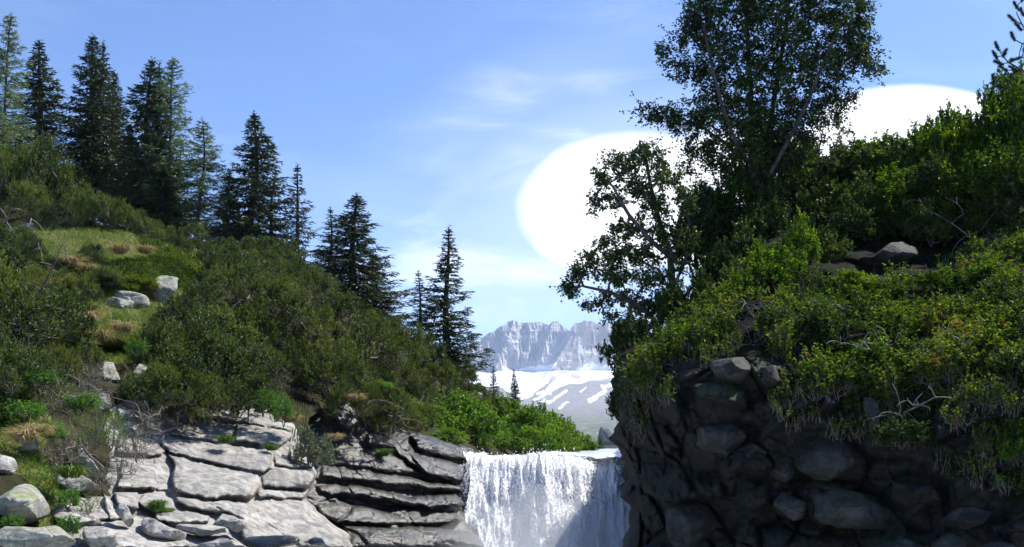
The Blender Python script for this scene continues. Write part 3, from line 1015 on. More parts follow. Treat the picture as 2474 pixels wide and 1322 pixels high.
def build_mountain():
    px = np.concatenate([np.arange(700, 1120, 8), np.arange(1120, 1540, 1.6), np.arange(1540, 2100, 8)])
    t = np.concatenate([np.linspace(0, 0.55, 130)[:-1], np.linspace(0.55, 1, 70)])
    top = np.interp(px, SKYL[:, 0], SKYL[:, 1]) + 1.6 * vnoise(v3(px / 5, px * 0), 9)
    PX = np.broadcast_to(px, (len(t), len(px)))
    PY = top[None] + (1120 - top)[None] * t[:, None]
    D = np.interp(PY, [770, 895, 950, 1000, 1060, 1120], [5030, 4900, 4250, 3300, 2200, 1300])
    hard = 1 / (1 + np.exp((PY - 893 - 8 * np.sin(PX / 21)) / 4))          # rock wall above the snow
    rib = 0.55 * fbm(v3(PX / 15 + (PY - 800) / 50 * np.sin(PX / 50), PY / 55, 0), 5, 201, 0.55, True) + 0.6 * fbm(v3(PX / 42 - (PY - 800) / 110, PY / 60, 5), 4, 221, 0.5, True)
    rib2 = fbm(v3(PX / 6 - (PY - 800) / 60, PY / 30, 3), 4, 207, 0.6, True)
    disp = -(rib * 34 + rib2 * 8) * (0.12 + 0.88 * hard)
    # the big spur that comes down left from the right hand summit
    sx = np.interp(PY, [776, 800, 860, 905, 935, 990], [1412, 1388, 1352, 1322, 1300, 1270])
    dx = PX - sx
    spur = np.where(dx < 0, np.exp(dx / 30), np.exp(-dx / 120))
    disp -= 380 * spur * np.clip((960 - PY) / 60, 0, 1)
    sx2 = np.interp(PY, [776, 830, 895], [1336, 1318, 1300])
    dx = PX - sx2
    disp -= 55 * np.where(dx < 0, np.exp(dx / 16), np.exp(-dx / 22)) * hard
    sx3 = np.interp(PY, [776, 830, 895], [1242, 1222, 1196])
    dx = PX - sx3
    disp -= 60 * np.where(dx < 0, np.exp(dx / 22), np.exp(-dx / 30)) * hard
    low = np.clip((PY - 935) / 60, 0, 1)
    disp -= low * (fbm(v3(PX / 30 + PY / 40, PY / 12, 1), 5, 301, 0.6) * 60)
    D = D + disp
    V = P(PX, PY, D)
    # the far side falls away behind the crest
    back = V[:1] + np.array([0, 500.0, -420.0])
    V = np.concatenate([back, V])
    me = mesh_np('mountain', V, [grid_faces(V.shape[0], V.shape[1])], None or M['mount'], False)
    wx = PX + 5 * fbm(v3(PX / 12, PY / 8), 3, 401); wy = PY + 4 * fbm(v3(PX / 12, PY / 8), 3, 402)
    snow = np.zeros(PX.shape)
    for poly in ([(1150, 900), (1185, 903), (1215, 886), (1240, 893), (1300, 884), (1346, 878), (1330, 900), (1326, 925), (1292, 950), (1262, 968), (1215, 940), (1185, 933), (1120, 930)],
                 [(1345, 915), (1375, 900), (1405, 888), (1428, 872), (1450, 884), (1540, 880), (1560, 908), (1480, 914), (1440, 918), (1400, 926), (1372, 926), (1345, 938), (1312, 948), (1325, 932)],
                 [(1238, 823), (1246, 821), (1253, 827), (1244, 831)]):
        d, ins = seg_dist(wx, wy, poly)
        snow = np.maximum(snow, np.where(ins, np.clip(0.5 + d / 3, 0, 1), np.clip(0.5 - d / 3, 0, 1)))
    for (x0, y0, x1, y1, w) in ((1290, 966, 1330, 950, 3), (1322, 975, 1372, 944, 3), (1404, 946, 1418, 936, 2), (1424, 968, 1463, 945, 5), (1350, 986, 1372, 973, 2), (1296, 980, 1318, 966, 2),
                                (1300, 952, 1345, 938, 3), (1455, 935, 1500, 925, 4), (1180, 1000, 1230, 985, 2)):
        d, _ = seg_dist(wx, wy, [(x0, y0), (x1, y1)], False)
        snow = np.maximum(snow, np.clip((w - d) / 1.5 + 0.5, 0, 1))
    # crags standing out of the snow
    crag = np.exp(-((PX - 1392) / 13) ** 2 - ((PY - 907) / 8) ** 2)
    snow = snow * (1 - np.clip(crag * 1.8, 0, 1))
    led = np.clip((fbm(v3(PX / 10, PY / 3.2), 4, 555) - 0.38) * 5, 0, 1) * hard * 0.6
    att = me.attributes.new('snow', 'FLOAT', 'POINT')
    att.data.foreach_set('value', np.concatenate([np.zeros(PX.shape[1]), snow.ravel()]).astype(np.float32))
    att = me.attributes.new('low', 'FLOAT', 'POINT')
    att.data.foreach_set('value', np.concatenate([np.zeros(PX.shape[1]), np.clip((PY - 975) / 60, 0, 1).ravel()]).astype(np.float32))
    att = me.attributes.new('scree', 'FLOAT', 'POINT')
    att.data.foreach_set('value', np.concatenate([np.zeros(PX.shape[1]), np.clip((PY - 905) / 20, 0, 1).ravel()]).astype(np.float32))
    return struct('mountain', me)


def mount_mat():
    m, g = material('mountain rock and snow')
    geo = g.new('ShaderNodeNewGeometry')
    p = geo.outputs['Position']
    a = g.new('ShaderNodeAttribute', attribute_name='snow')
    lo = g.new('ShaderNodeAttribute', attribute_name='low')
    n = g.noise(g.mapping(p, (0.012, 0.012, 0.006)), 1.0, 8.0, 0.7)
    rock = ramp(g, n, [(0.3, (0.26, 0.255, 0.25)), (0.5, (0.42, 0.405, 0.40)), (0.7, (0.55, 0.53, 0.52))])
    n2 = g.noise(g.mapping(p, (0.02, 0.012, 0.02)), 1.0, 7.0, 0.7)
    veg = ramp(g, n2, [(0.35, (0.22, 0.21, 0.18)), (0.5, (0.10, 0.12, 0.065)), (0.7, (0.06, 0.09, 0.035))])
    sc = g.new('ShaderNodeAttribute', attribute_name='scree')
    rock = g.mix(sc.outputs['Fac'], rock, g.mix(n2, (0.17, 0.16, 0.16), (0.28, 0.27, 0.27)))
    col = g.mix(lo.outputs['Fac'], rock, veg)
    col = g.mix(g.smooth(a.outputs['Fac'], 0.4, 0.6), col, (0.86, 0.88, 0.90))
    pb = g.new('ShaderNodeBsdfPrincipled', inp={'Base Color': col, 'Roughness': 0.9, 'Normal': bump(g, n, 0.7, 12.0)})
    pb.inputs['Specular IOR Level'].default_value = 0.1
    finish(g, pb.outputs[0])
    return m


M['mount'] = mount_mat()
build_mountain()


# valley floor out to the foot of the mountain
def build_ground():
    r = np.linspace(0, 1, 60) ** 2.2
    xs = np.concatenate([-r[::-1] * 3000, r[1:] * 3000])
    ys = 31.5 + r * 2600
    X, Y = np.meshgrid(xs, ys)
    Z = 0.75 + 0.0 * X + fbm(v3(X * 0.02, Y * 0.02), 3, 2) * np.clip((Y - 60) / 400, 0, 1) * 1.0
    V = v3(X, Y, Z)
    struct('ground', mesh_np('ground', V, [grid_faces(*X.shape)], M['soil'], True))


build_ground()

# distant bluish crag low on the right of the gap
M['crag'] = rock_mat('distant crag', (0.16, 0.16, 0.16), (0.10, 0.10, 0.10), moss=0.1, lichen=0, stain=0.2)
o = boulder([(1436, 1112), (1444, 1070), (1447, 1040), (1454, 1027), (1460, 1034), (1468, 1028), (1480, 1046), (1500, 1040), (1560, 1060), (1580, 1112)], 900, 60, M['crag'], 'grey blue rock crag low in the valley gap right of centre', 301, cuts=16)
o.name = 'crag'; o.data.name = 'crag'; o['category'] = 'crag'


# ================================================================== water
def water_mat(name, white, blue, lo, hi, streak=(6, 6, 0.9), rough=0.45, tl=0.06):
    m, g = material(name)
    geo = g.new('ShaderNodeNewGeometry')
    p = geo.outputs['Position']
    a = g.new('ShaderNodeAttribute', attribute_name='thin')
    n = g.noise(g.mapping(p, streak), 1.3, 6.0, 0.7, 0.5)
    n2 = g.noise(p, 22.0, 4.0, 0.7)
    f = g.math('ADD', g.math('MULTIPLY', n, 0.62), g.math('MULTIPLY', n2, 0.38))
    f = g.math('SUBTRACT', f, g.math('MULTIPLY', a.outputs['Fac'], 0.17))
    col = g.mix(g.smooth(f, lo, hi), blue, white)
    nb = g.math('ADD', g.math('MULTIPLY', n, 1.0), g.math('MULTIPLY', n2, 0.5))
    pb = g.new('ShaderNodeBsdfPrincipled', inp={'Base Color': col, 'Roughness': rough, 'Normal': bump(g, nb, 0.8, 0.09)})
    pb.inputs['Specular IOR Level'].default_value = 0.28
    tr = g.new('ShaderNodeBsdfTranslucent', inp={'Color': col})
    mx = g.new('ShaderNodeMixShader', inp={0: tl})
    g.t.links.new(pb.outputs[0], mx.inputs[1]); g.t.links.new(tr.outputs[0], mx.inputs[2])
    finish(g, mx.outputs[0])
    return m


M['fall'] = water_mat('falling white water', (0.95, 0.96, 0.97), (0.55, 0.63, 0.71), 0.03, 0.24)
M['river'] = water_mat('rapid stream water', (0.88, 0.91, 0.94), (0.14, 0.19, 0.20), 0.44, 0.56, (1.5, 4, 3), 0.2)


def set_thin(me, arr):
    att = me.attributes.new('thin', 'FLOAT', 'POINT')
    att.data.foreach_set('value', arr.ravel().astype(np.float32))


LIPX = [1118, 1180, 1250, 1330, 1400, 1450, 1500, 1560]
LIPY = [1089, 1097, 1106, 1097, 1107, 1120, 1114, 1112]


def build_fall():
    nx, nt = 260, 240
    s = np.linspace(0, 1, nx)
    px0 = 1118 + (1560 - 1118) * s
    py0 = np.interp(px0, LIPX, LIPY)
    top = P(px0, py0, 30.3 + 0.35 * np.sin(s * 9) + 0.5 * s - 0.5 * np.exp(-((px0 - 1230) / 70) ** 2))
    t = np.linspace(0, 1, nt)[:, None]
    drop = 3.3
    fall = drop * t ** 1.25
    outw = 3.0 * t ** 0.8 + 0.25 * np.sin(s * 14)[None] * t
    X = top[None, :, 0] + 0 * t
    # the left edge leans in, the foot spreads
    X = X + (1 - s)[None] ** 6 * 0.25 * np.sin(np.clip(t * 1.6, 0, 1) * 3.1) - (1 - s)[None] ** 3 * 0.55 * np.clip(t - 0.72, 0, 1) * 3.2
    Y = top[None, :, 1] - outw - 0.9 * np.clip(t - 0.75, 0, 1) * 2
    Z = top[None, :, 2] - fall
    V = v3(X, Y, Z)
    q = v3(X * 2.6, Y * 0.0, Z * 0.55 + 3)
    big = fbm(q, 4, 511, 0.55)
    med = fbm(v3(X * 9, Y * 0, Z * 2.0), 4, 521, 0.6)
    fin = fbm(v3(X * 20, Y * 0, Z * 12.0), 3, 531, 0.6)
    amp = np.clip(t * 6, 0.15, 1)
    lump = worley(v3(X * 3.2, Z * 1.5, 0 * X), 541)[0]
    V[..., 1] -= (big * 0.55 + med * 0.18 + fin * 0.03 + 0.22 * (0.6 - lump)) * amp
    V[..., 2] += (0.17 * big + 0.06 * med + 0.05 * (0.5 - lump)) * (1 - np.clip(t * 2, 0, 1))
    pxx = 1237 + X / Y * F
    thin = np.exp(-((pxx - 1385) / 95) ** 2) * np.clip(t * 5, 0, 1) * np.clip((0.9 - t) * 2.5, 0, 1) * 1.0
    thin = thin - 0.9 * np.exp(-((pxx - 1470) / 26) ** 2) - 0.9 * np.clip((1330 - pxx) / 60, 0, 1)
    # bright curl rolling over the lip
    pre = []
    for k, (dy, dz) in enumerate(((1.3, 0.10), (0.8, 0.10), (0.35, 0.06))):
        r = V[0].copy(); r[:, 1] += dy; r[:, 2] += dz - 0.05 + 0.09 * fbm(v3(r[:, 0] * 2.2, k * 0.6), 3, 77)
        pre.append(r)
    V = np.concatenate([np.stack(pre), V])
    thin = np.concatenate([np.zeros((3, nx)), np.broadcast_to(thin, (nt, nx))])
    me = mesh_np('waterfall', V, [grid_faces(V.shape[0], nx)], M['fall'], True)
    set_thin(me, thin)
    o = link('waterfall', me)
    o['kind'] = 'structure'
    o['label'] = 'white waterfall pouring over the lip between the two rock walls'
    # streamed drops breaking away from the sheet
    r = np.random.default_rng(5)
    n = 15000
    i = r.integers(3, V.shape[0] - 1, n); j = r.integers(0, nx - 1, n)
    w = r.random(n) < 0.55 + 0.45 * np.exp(-((px0[j] - 1385) / 110.0) ** 2)
    i, j = i[w], j[w]
    p = V[i, j] + r.normal(size=(len(i), 3)) * np.array([0.06, 0.10, 0.10]) + np.array([0, -0.12, 0])
    n2 = 1200
    side = P(r.normal(1128, 14, n2), r.uniform(1120, 1290, n2), r.uniform(28.6, 29.6, n2))
    p = np.concatenate([p, side])
    g = Geo()
    rad = r.uniform(0.006, 0.020, len(p)) * 0.9
    octv = np.array([(1, 0, 0), (-1, 0, 0), (0, 1, 0), (0, -1, 0), (0, 0, 1.8), (0, 0, -1.8)], float)
    octf = np.array([(0, 2, 4), (2, 1, 4), (1, 3, 4), (3, 0, 4), (2, 0, 5), (1, 2, 5), (3, 1, 5), (0, 3, 5)])
    VV = p[:, None] + octv[None] * rad[:, None, None]
    FF = (np.arange(len(p)) * 6)[:, None, None] + octf[None]
    g.add(VV, FF.reshape(-1, 3))
    m, gg = material('white spray drops')
    pb = gg.new('ShaderNodeBsdfPrincipled', inp={'Base Color': (0.9, 0.93, 0.96, 1), 'Roughness': 0.4})
    finish(gg, pb.outputs[0])
    tag(link('spray', g.mesh('spray', m)), 'white drops of spray thrown off the waterfall', 'spray', None, 'stuff')


build_fall()


def build_river():
    Ds = 30.45 + (np.linspace(0, 1, 130) ** 1.8) * 75
    s = np.linspace(0, 1, 190)
    rows = []
    for D in Ds:
        left = 1100 + (D - 30) * 3.0
        px = left + (1570 - left) * s
        r = P(px, 1100, D)
        r[:, 2] = P(1300, 1100, 30.0)[2] - 0.09
        rows.append(r)
    V = np.stack(rows)
    near = np.exp(-(V[..., 1] - 30) / 6)
    V[..., 2] += fbm(v3(V[..., 0] * 1.6, V[..., 1] * 1.1), 4, 601) * (0.05 + 0.07 * near) + fbm(v3(V[..., 0] * 6, V[..., 1] * 5), 3, 611, 0.6) * 0.035 * near
    px = 1237 + V[..., 0] / V[..., 1] * F
    V[..., 2] += (0.20 * np.exp(-((px - 1350) / 60) ** 2) + 0.12 * np.exp(-((px - 1470) / 25) ** 2)) * np.exp(-((V[..., 1] - 31.5) / 1.2) ** 2)
    me = mesh_np('stream', V, [grid_faces(*V.shape[:2])[:, ::-1]], M['river'], True)
    set_thin(me, -0.6 * np.exp(-(V[..., 1] - 30) / 5))
    struct('stream', me)


build_river()


def build_pool():
    xs = np.linspace(-60, 40, 260); ys = np.linspace(-20, 31.6, 200)
    X, Y = np.meshgrid(xs, ys)
    Z = -1.75 + fbm(v3(X * 1.1, Y * 1.1), 4, 701) * 0.12
    me = mesh_np('pool', v3(X, Y, Z), [grid_faces(*X.shape)], M['river'], True)
    set_thin(me, 0.1 + 0 * X)
    struct('pool', me)


build_pool()

# soft mist at the foot of the fall
def build_mist():
    m, g = material('waterfall mist')
    v = g.new('ShaderNodeVolumePrincipled')
    v.inputs['Color'].default_value = (0.95, 0.97, 1.0, 1)
    v.inputs['Density'].default_value = 0.28
    v.inputs['Anisotropy'].default_value = 0.2
    out = g.new('ShaderNodeOutputMaterial')
    g.t.links.new(v.outputs[0], out.inputs['Volume'])
    c = P(1300, 1370, 25.7)
    u = np.linspace(0, 2 * math.pi, 40, endpoint=False); w = np.linspace(0, math.pi, 22)
    U, Wv = np.meshgrid(u, w)
    V = v3(np.cos(U) * np.sin(Wv) * 2.5, np.sin(U) * np.sin(Wv) * 1.1, np.cos(Wv) * 1.7)
    V = V * (1 + 0.12 * fbm(V * 1.2, 2, 3)[..., None])
    n = 40
    fs = grid_faces(22, n)
    wrap = np.array([[i * n + n - 1, i * n, (i + 1) * n, (i + 1) * n + n - 1] for i in range(21)])
    o = link('mist', mesh_np('mist', V, [np.concatenate([fs, wrap])[:, ::-1]], m, True))
    o.location = c
    tag(o, 'thin white mist hanging at the foot of the waterfall', 'mist', None, 'stuff')


build_mist()


# ================================================================== plants
def right_pt(px, py):
    px = np.asarray(px, float); py = np.asarray(py, float)
    return P(px, py, right_depth(np.atleast_2d(px), np.atleast_2d(py)).reshape(px.shape))


def grow(stems, attr, step=0.25, up=0.15, rtip=0.004, rng=None, power=0.48, zpen=0.5):
    """branch network: every attractor is joined to the nearest wood; returns p0, p1, r0, r1 and the twig tips' directions"""
    n_max = sum(len(s) for s in stems) + len(attr) * 14 + 10
    pos = np.zeros((n_max, 3)); par = np.full(n_max, -1); n = 0
    fixed = np.zeros(n_max)
    for s in stems:
        s = np.array(s, float)
        first = -1
        if n:
            first = int(np.argmin(((pos[:n] - s[0]) ** 2).sum(1)))
        for k, p in enumerate(s):
            pos[n] = p
            par[n] = (n - 1) if k else first
            n += 1
    root = pos[0].copy()
    base = pos[:n].copy()
    dist = np.sqrt(((attr[:, None] - base[None]) ** 2).sum(-1)).min(1)
    order = np.argsort(dist + 0.15 * np.linalg.norm(attr - root, axis=1))
    tipdir = np.zeros((len(attr), 3))
    for ai in order:
        a = attr[ai]
        dv = a - pos[:n]
        dl = np.sqrt((dv ** 2).sum(1))
        cost = dl + zpen * np.maximum(0, -dv[:, 2])
        b = int(np.argmin(cost))
        L = dl[b]
        if L < 1e-3:
            continue
        k = min(12, max(1, int(math.ceil(L / step))))
        pdir = pos[b] - pos[par[b]] if par[b] >= 0 else np.array([0, 0, 1.0])
        pdir = pdir / (np.linalg.norm(pdir) + 1e-9)
        ctrl = pos[b] + (a - pos[b]) * 0.45 + pdir * 0.22 * L + np.array([0, 0, up * L]) + rng.normal(size=3) * 0.07 * L
        prev = b
        for j in range(1, k + 1):
            t = j / k
            q = (1 - t) ** 2 * pos[b] + 2 * t * (1 - t) * ctrl + t * t * a
            pos[n] = q; par[n] = prev; prev = n; n += 1
        tipdir[ai] = (pos[prev] - pos[par[prev]])
    cnt = np.zeros(n)
    haschild = np.zeros(n, bool)
    haschild[par[:n][par[:n] >= 0]] = True
    cnt[~haschild] = 1
    for i in range(n - 1, 0, -1):
        if par[i] >= 0:
            cnt[par[i]] += cnt[i]
    r = rtip * cnt ** power
    idx = np.where(par[:n] >= 0)[0]
    pi = par[idx]
    return pos[pi], pos[idx], np.minimum(r[pi], r[idx] * 1.6), r[idx], norm(tipdir), cnt[idx]


def blob_points(blobs, D, per, rng, depth=1.0, dd=None):
    """points inside rounded masses; blobs = (px, py, rx, ry[, weight, distance offset])"""
    out = []
    for b in blobs:
        px, py, rx, ry = b[:4]
        w = b[4] if len(b) > 4 else 1.0
        off = b[5] if len(b) > 5 else 0.0
        n = max(2, int(per * w * rx * ry / 1000.0))
        v = rng.normal(size=(n, 3)); v = v / np.linalg.norm(v, axis=1)[:, None] * (rng.random(n) ** 0.42)[:, None]
        out.append(P(px + v[:, 0] * rx, py + v[:, 1] * ry, D + off + v[:, 2] * depth * rx * D / F))
    return np.concatenate(out)


def dup(root, loc, rotz, scale, label=None, group=None, cat=None):
    r = root.copy(); COLL.objects.link(r)
    r.location = loc; r.rotation_euler = (0, 0, rotz)
    r.scale = scale if isinstance(scale, tuple) else (scale, scale, scale)
    if label: r['label'] = label
    if group: r['group'] = group
    if cat: r['category'] = cat
    for ch in list(root.children):
        c = ch.copy(); COLL.objects.link(c); c.parent = r
    return r


USED = set()


def put(root, loc, rotz, scale, label, group=None, cat=None):
    """the first time moves the prototype itself, then copies"""
    if root.name not in USED:
        USED.add(root.name)
        root.location = loc; root.rotation_euler = (0, 0, rotz)
        root.scale = scale if isinstance(scale, tuple) else (scale, scale, scale)
        root['label'] = label
        if group: root['group'] = group
        if cat: root['category'] = cat
        return root
    return dup(root, loc, rotz, scale, label, group, cat)


# ---------------------------------------------------------------- conifers
def make_spruce(name, h, R, seed, mat, sparse=1.0, droop=0.35, taper=0.85, twig=0.16, dens=1.0, kind='spruce_tree', skirt=0.05, wide=0.036):
    rng = np.random.default_rng(seed)
    root = empty(name, (0, 0, 0), 'tree', 'spruce')
    g = Geo(); b = Geo()
    # trunk, slightly bent
    zz = np.linspace(0, h, 16)
    bx = 0.06 * np.sin(zz * 0.9 + seed); by = 0.05 * np.cos(zz * 0.7 + seed)
    tr = v3(bx, by, zz)
    rr = (0.010 if kind == 'larch_tree' else 0.016) * h * (1 - zz / h) ** 0.9 + 0.012
    tubes(b, tr[:-1], tr[1:], rr[:-1], rr[1:], 7)
    P0, P1, R0, R1 = [], [], [], []
    z = h * skirt
    az0 = rng.uniform(0, 6)
    lump = rng.uniform(0.66, 1.25, 40)
    while z < h * 0.985:
        f = 1 - z / h
        m = rng.integers(4, 7)
        for k in range(m):
            if rng.random() < 0.12 * (sparse > 1) + 0.05:
                continue
            az = az0 + k * 2 * math.pi / m + rng.uniform(-0.35, 0.35)
            lmp = lump[int((az % 6.283) * 3 + z * 2) % 40]
            L = R * f ** taper * rng.uniform(0.72, 1.12) * lmp + 0.05
            o = np.array([np.interp(z, zz, bx), np.interp(z, zz, by), z])
            d = np.array([math.cos(az), math.sin(az), 0])
            nseg = max(3, int(L / 0.14))
            t = np.linspace(0, 1, nseg + 1)
            rise = 0.30 * f ** 0.3 if f < 0.3 else 0.0
            zc = (-droop * np.sin(t * 1.9) * (0.4 + f) + 0.32 * t ** 2.4) * L + rise * L * t
            side = np.array([-d[1], d[0], 0]) * rng.uniform(-0.12, 0.12)
            pts = o + d * (t * L)[:, None] + np.array([0, 0, 1]) * zc[:, None] + side * (t ** 2 * L)[:, None]
            rb = 0.010 + 0.012 * L
            P0.append(pts[:-1]); P1.append(pts[1:]); R0.append(rb * (1 - t[:-1] * 0.85)); R1.append(rb * (1 - t[1:] * 0.85))
            # side twigs in the branch plane, hanging a little
            step = 0.036 / dens
            nt = max(4, int(L * 0.92 / step))
            u = rng.uniform(0.08, 1.0, nt)
            pp = np.stack([np.interp(u, t, pts[:, i]) for i in range(3)], -1)
            tang = norm(pts[-1] - pts[0])
            sgn = np.where(rng.random(nt) < 0.5, -1.0, 1.0)
            sd = np.array([-d[1], d[0], 0])
            fl = (0.30 + 0.75 * np.sin(np.clip(u, 0, 1) * 2.9)) * min(1.0, 0.35 + L)
            tl = fl * rng.uniform(0.5, 1.2, nt) * 0.42 * (0.5 + 0.5 * min(L, 1.4))
            td = norm(tang * rng.uniform(0.5, 1.1, nt)[:, None] + sd * (sgn * rng.uniform(0.4, 1.0, nt))[:, None] + np.array([0, 0, 1]) * rng.uniform(-0.75, 0.12, nt)[:, None])
            # each twig is a chain of needle tufts
            for q in range(3):
                s0 = pp + td * (tl * q / 3)[:, None]
                dd = norm(td + rng.normal(size=(nt, 3)) * 0.38)
                leaves(g, s0, dd, twig * (0.35 + 0.65 * min(1.0, L / 0.45)) * rng.uniform(0.7, 1.3, nt), wide * rng.uniform(0.8, 1.4, nt), rng, 0.25)
                if q < 2:
                    dd = norm(td + rng.normal(size=(nt, 3)) * 0.6 + np.array([0, 0, -0.25]))
                    leaves(g, s0, dd, twig * 0.8 * (0.35 + 0.65 * min(1.0, L / 0.45)) * rng.uniform(0.6, 1.2, nt), wide * rng.uniform(0.8, 1.2, nt), rng, 0.25)
        z += rng.uniform(0.12, 0.20) * (0.75 + 0.5 * f) * sparse
        az0 += 1.1
    # leader
    n = 26
    u = rng.uniform(h * 0.93, h * 1.01, n)
    leaves(g, v3(np.full(n, bx[-1]), np.full(n, by[-1]), u), norm(rng.normal(size=(n, 3)) * v3(1, 1, 0.4) + np.array([0, 0, 0.8])), twig * 0.75, wide, rng)
    tubes(b, np.concatenate(P0), np.concatenate(P1), np.concatenate(R0), np.concatenate(R1), 4)
    link('trunk', b.mesh('trunk', M['bark']), root)
    link('crown', g.mesh('crown', mat), root)
    root.name = kind
    return root


SPR = [make_spruce('s', 7.0, 1.25, 11, M['spruce'], taper=1.05), make_spruce('s', 7.0, 1.20, 12, M['spruce'], 1.15, 0.25, 1.1),
       make_spruce('s', 7.0, 1.35, 13, M['spruce'], 1.0, 0.45, 0.95), make_spruce('s', 6.0, 1.15, 14, M['spruce'], 1.5, 0.35, 1.1, dens=0.8)]
LAR = [make_spruce('l', 7.5, 1.5, 21, M['larch'], 1.35, 0.10, 0.75, twig=0.17, dens=1.0, kind='larch_tree', wide=0.028),
       make_spruce('l', 7.5, 1.4, 22, M['larch'], 1.3, 0.24, 0.8, twig=0.17, dens=1.0, kind='larch_tree', wide=0.028)]


def conifer(proto, h0, R0_, px, ytip, ybase, half, D, label, rot, group):
    base = P(px, ybase, D); tip = P(px, ytip, D)
    h = tip[2] - base[2]
    s = h / h0
    sx = (half * D / F) / R0_ / 0.56
    base[2] -= 0.05
    return put(proto, tuple(base), rot, (sx, sx, s), label, group)


GS, GL = 'dark spruces along the left skyline', 'pale larches on the left skyline'
CON = [
    # proto, px, tip, base, half width, distance, label
    (0, 80, 98, 430, 66, 50, 'slim dark spruce standing second from the left picture edge'),
    (2, 203, 84, 470, 64, 52, 'tallest dark spruce of the left group with a pointed double top'),
    (1, 224, 98, 470, 52, 53, 'slim spruce grown against the right side of the tallest spruce'),
    (0, 262, 170, 480, 50, 55, 'narrow spruce between the tallest spruce and the shaggy one'),
    (2, 343, 140, 590, 74, 50, 'broad shaggy spruce in front of the airy larch'),
    (1, 362, 150, 560, 50, 51.5, 'second thin top rising beside the broad shaggy spruce'),
    (0, 300, 300, 520, 45, 54, 'shorter spruce half hidden left of the broad shaggy spruce'),
    (3, 425, 340, 590, 30, 56, 'thin young spruce poking up between the two larches'),
    (1, 385, 400, 600, 60, 49, 'low bushy spruce under the airy larch'),
    (2, 604, 273, 640, 78, 50, 'full dark conical spruce standing alone left of the middle gap'),
    (0, 547, 405, 600, 34, 53, 'small spruce tip to the left of the full conical spruce'),
    (3, 655, 410, 630, 38, 51, 'thin loose spruce leaning on the full conical spruce from the right'),
    (3, 713, 395, 660, 42, 50, 'slender open spruce with visible trunk right of the conical spruce'),
    (3, 795, 500, 690, 36, 49, 'small open spruce left of the wide sunlit spruce'),
    (2, 853, 468, 770, 84, 47, 'wide sunlit spruce above the middle of the pine slope'),
    (1, 900, 610, 800, 50, 50, 'low spruce growing behind the wide sunlit spruce'),
    (3, 1011, 652, 850, 34, 46, 'little spruce standing left of the lone spruce near the gap'),
    (1, 1079, 545, 890, 60, 45, 'lone tall spruce nearest to the mountain gap'),
    (0, 1243, 890, 1020, 15, 75, 'tiny spruce silhouetted against the snowfield'),
    (1, 1192, 880, 1000, 15, 66, 'tiny spruce tip at the edge of the slope left of the snowfield'),
    (2, 1448, 1052, 1100, 12, 100, 'tiny dark conifer by the water at the foot of the gap'),
    (0, 30, 330, 520, 60, 46, 'dark spruce low at the left picture edge under the larch'),
]
SPH = [(7.0, 1.25), (7.0, 1.20), (7.0, 1.35), (6.0, 1.15)]
for i, (k, px, yt, yb, hw, D, lab) in enumerate(CON):
    conifer(SPR[k], SPH[k][0], SPH[k][1], px, yt, yb, hw, D, lab, i * 1.7, GS)
for i, (k, px, yt, yb, hw, D, lab) in enumerate([(0, -4, 30, 480, 56, 46, 'tall hazy green larch cut by the left picture edge'),
                                                (0, 398, 138, 560, 62, 50, 'airy larch with upswept bare looking branches behind the shaggy spruce'),
                                                (1, 478, 286, 610, 60, 49, 'shorter pale larch with hanging sprays and sky showing through')]):
    o = conifer(LAR[k], 7.5, (1.5, 1.4)[k], px, yt, yb, hw, D, lab, 2.0 + i * 2.1, GL)
    o['category'] = 'larch'


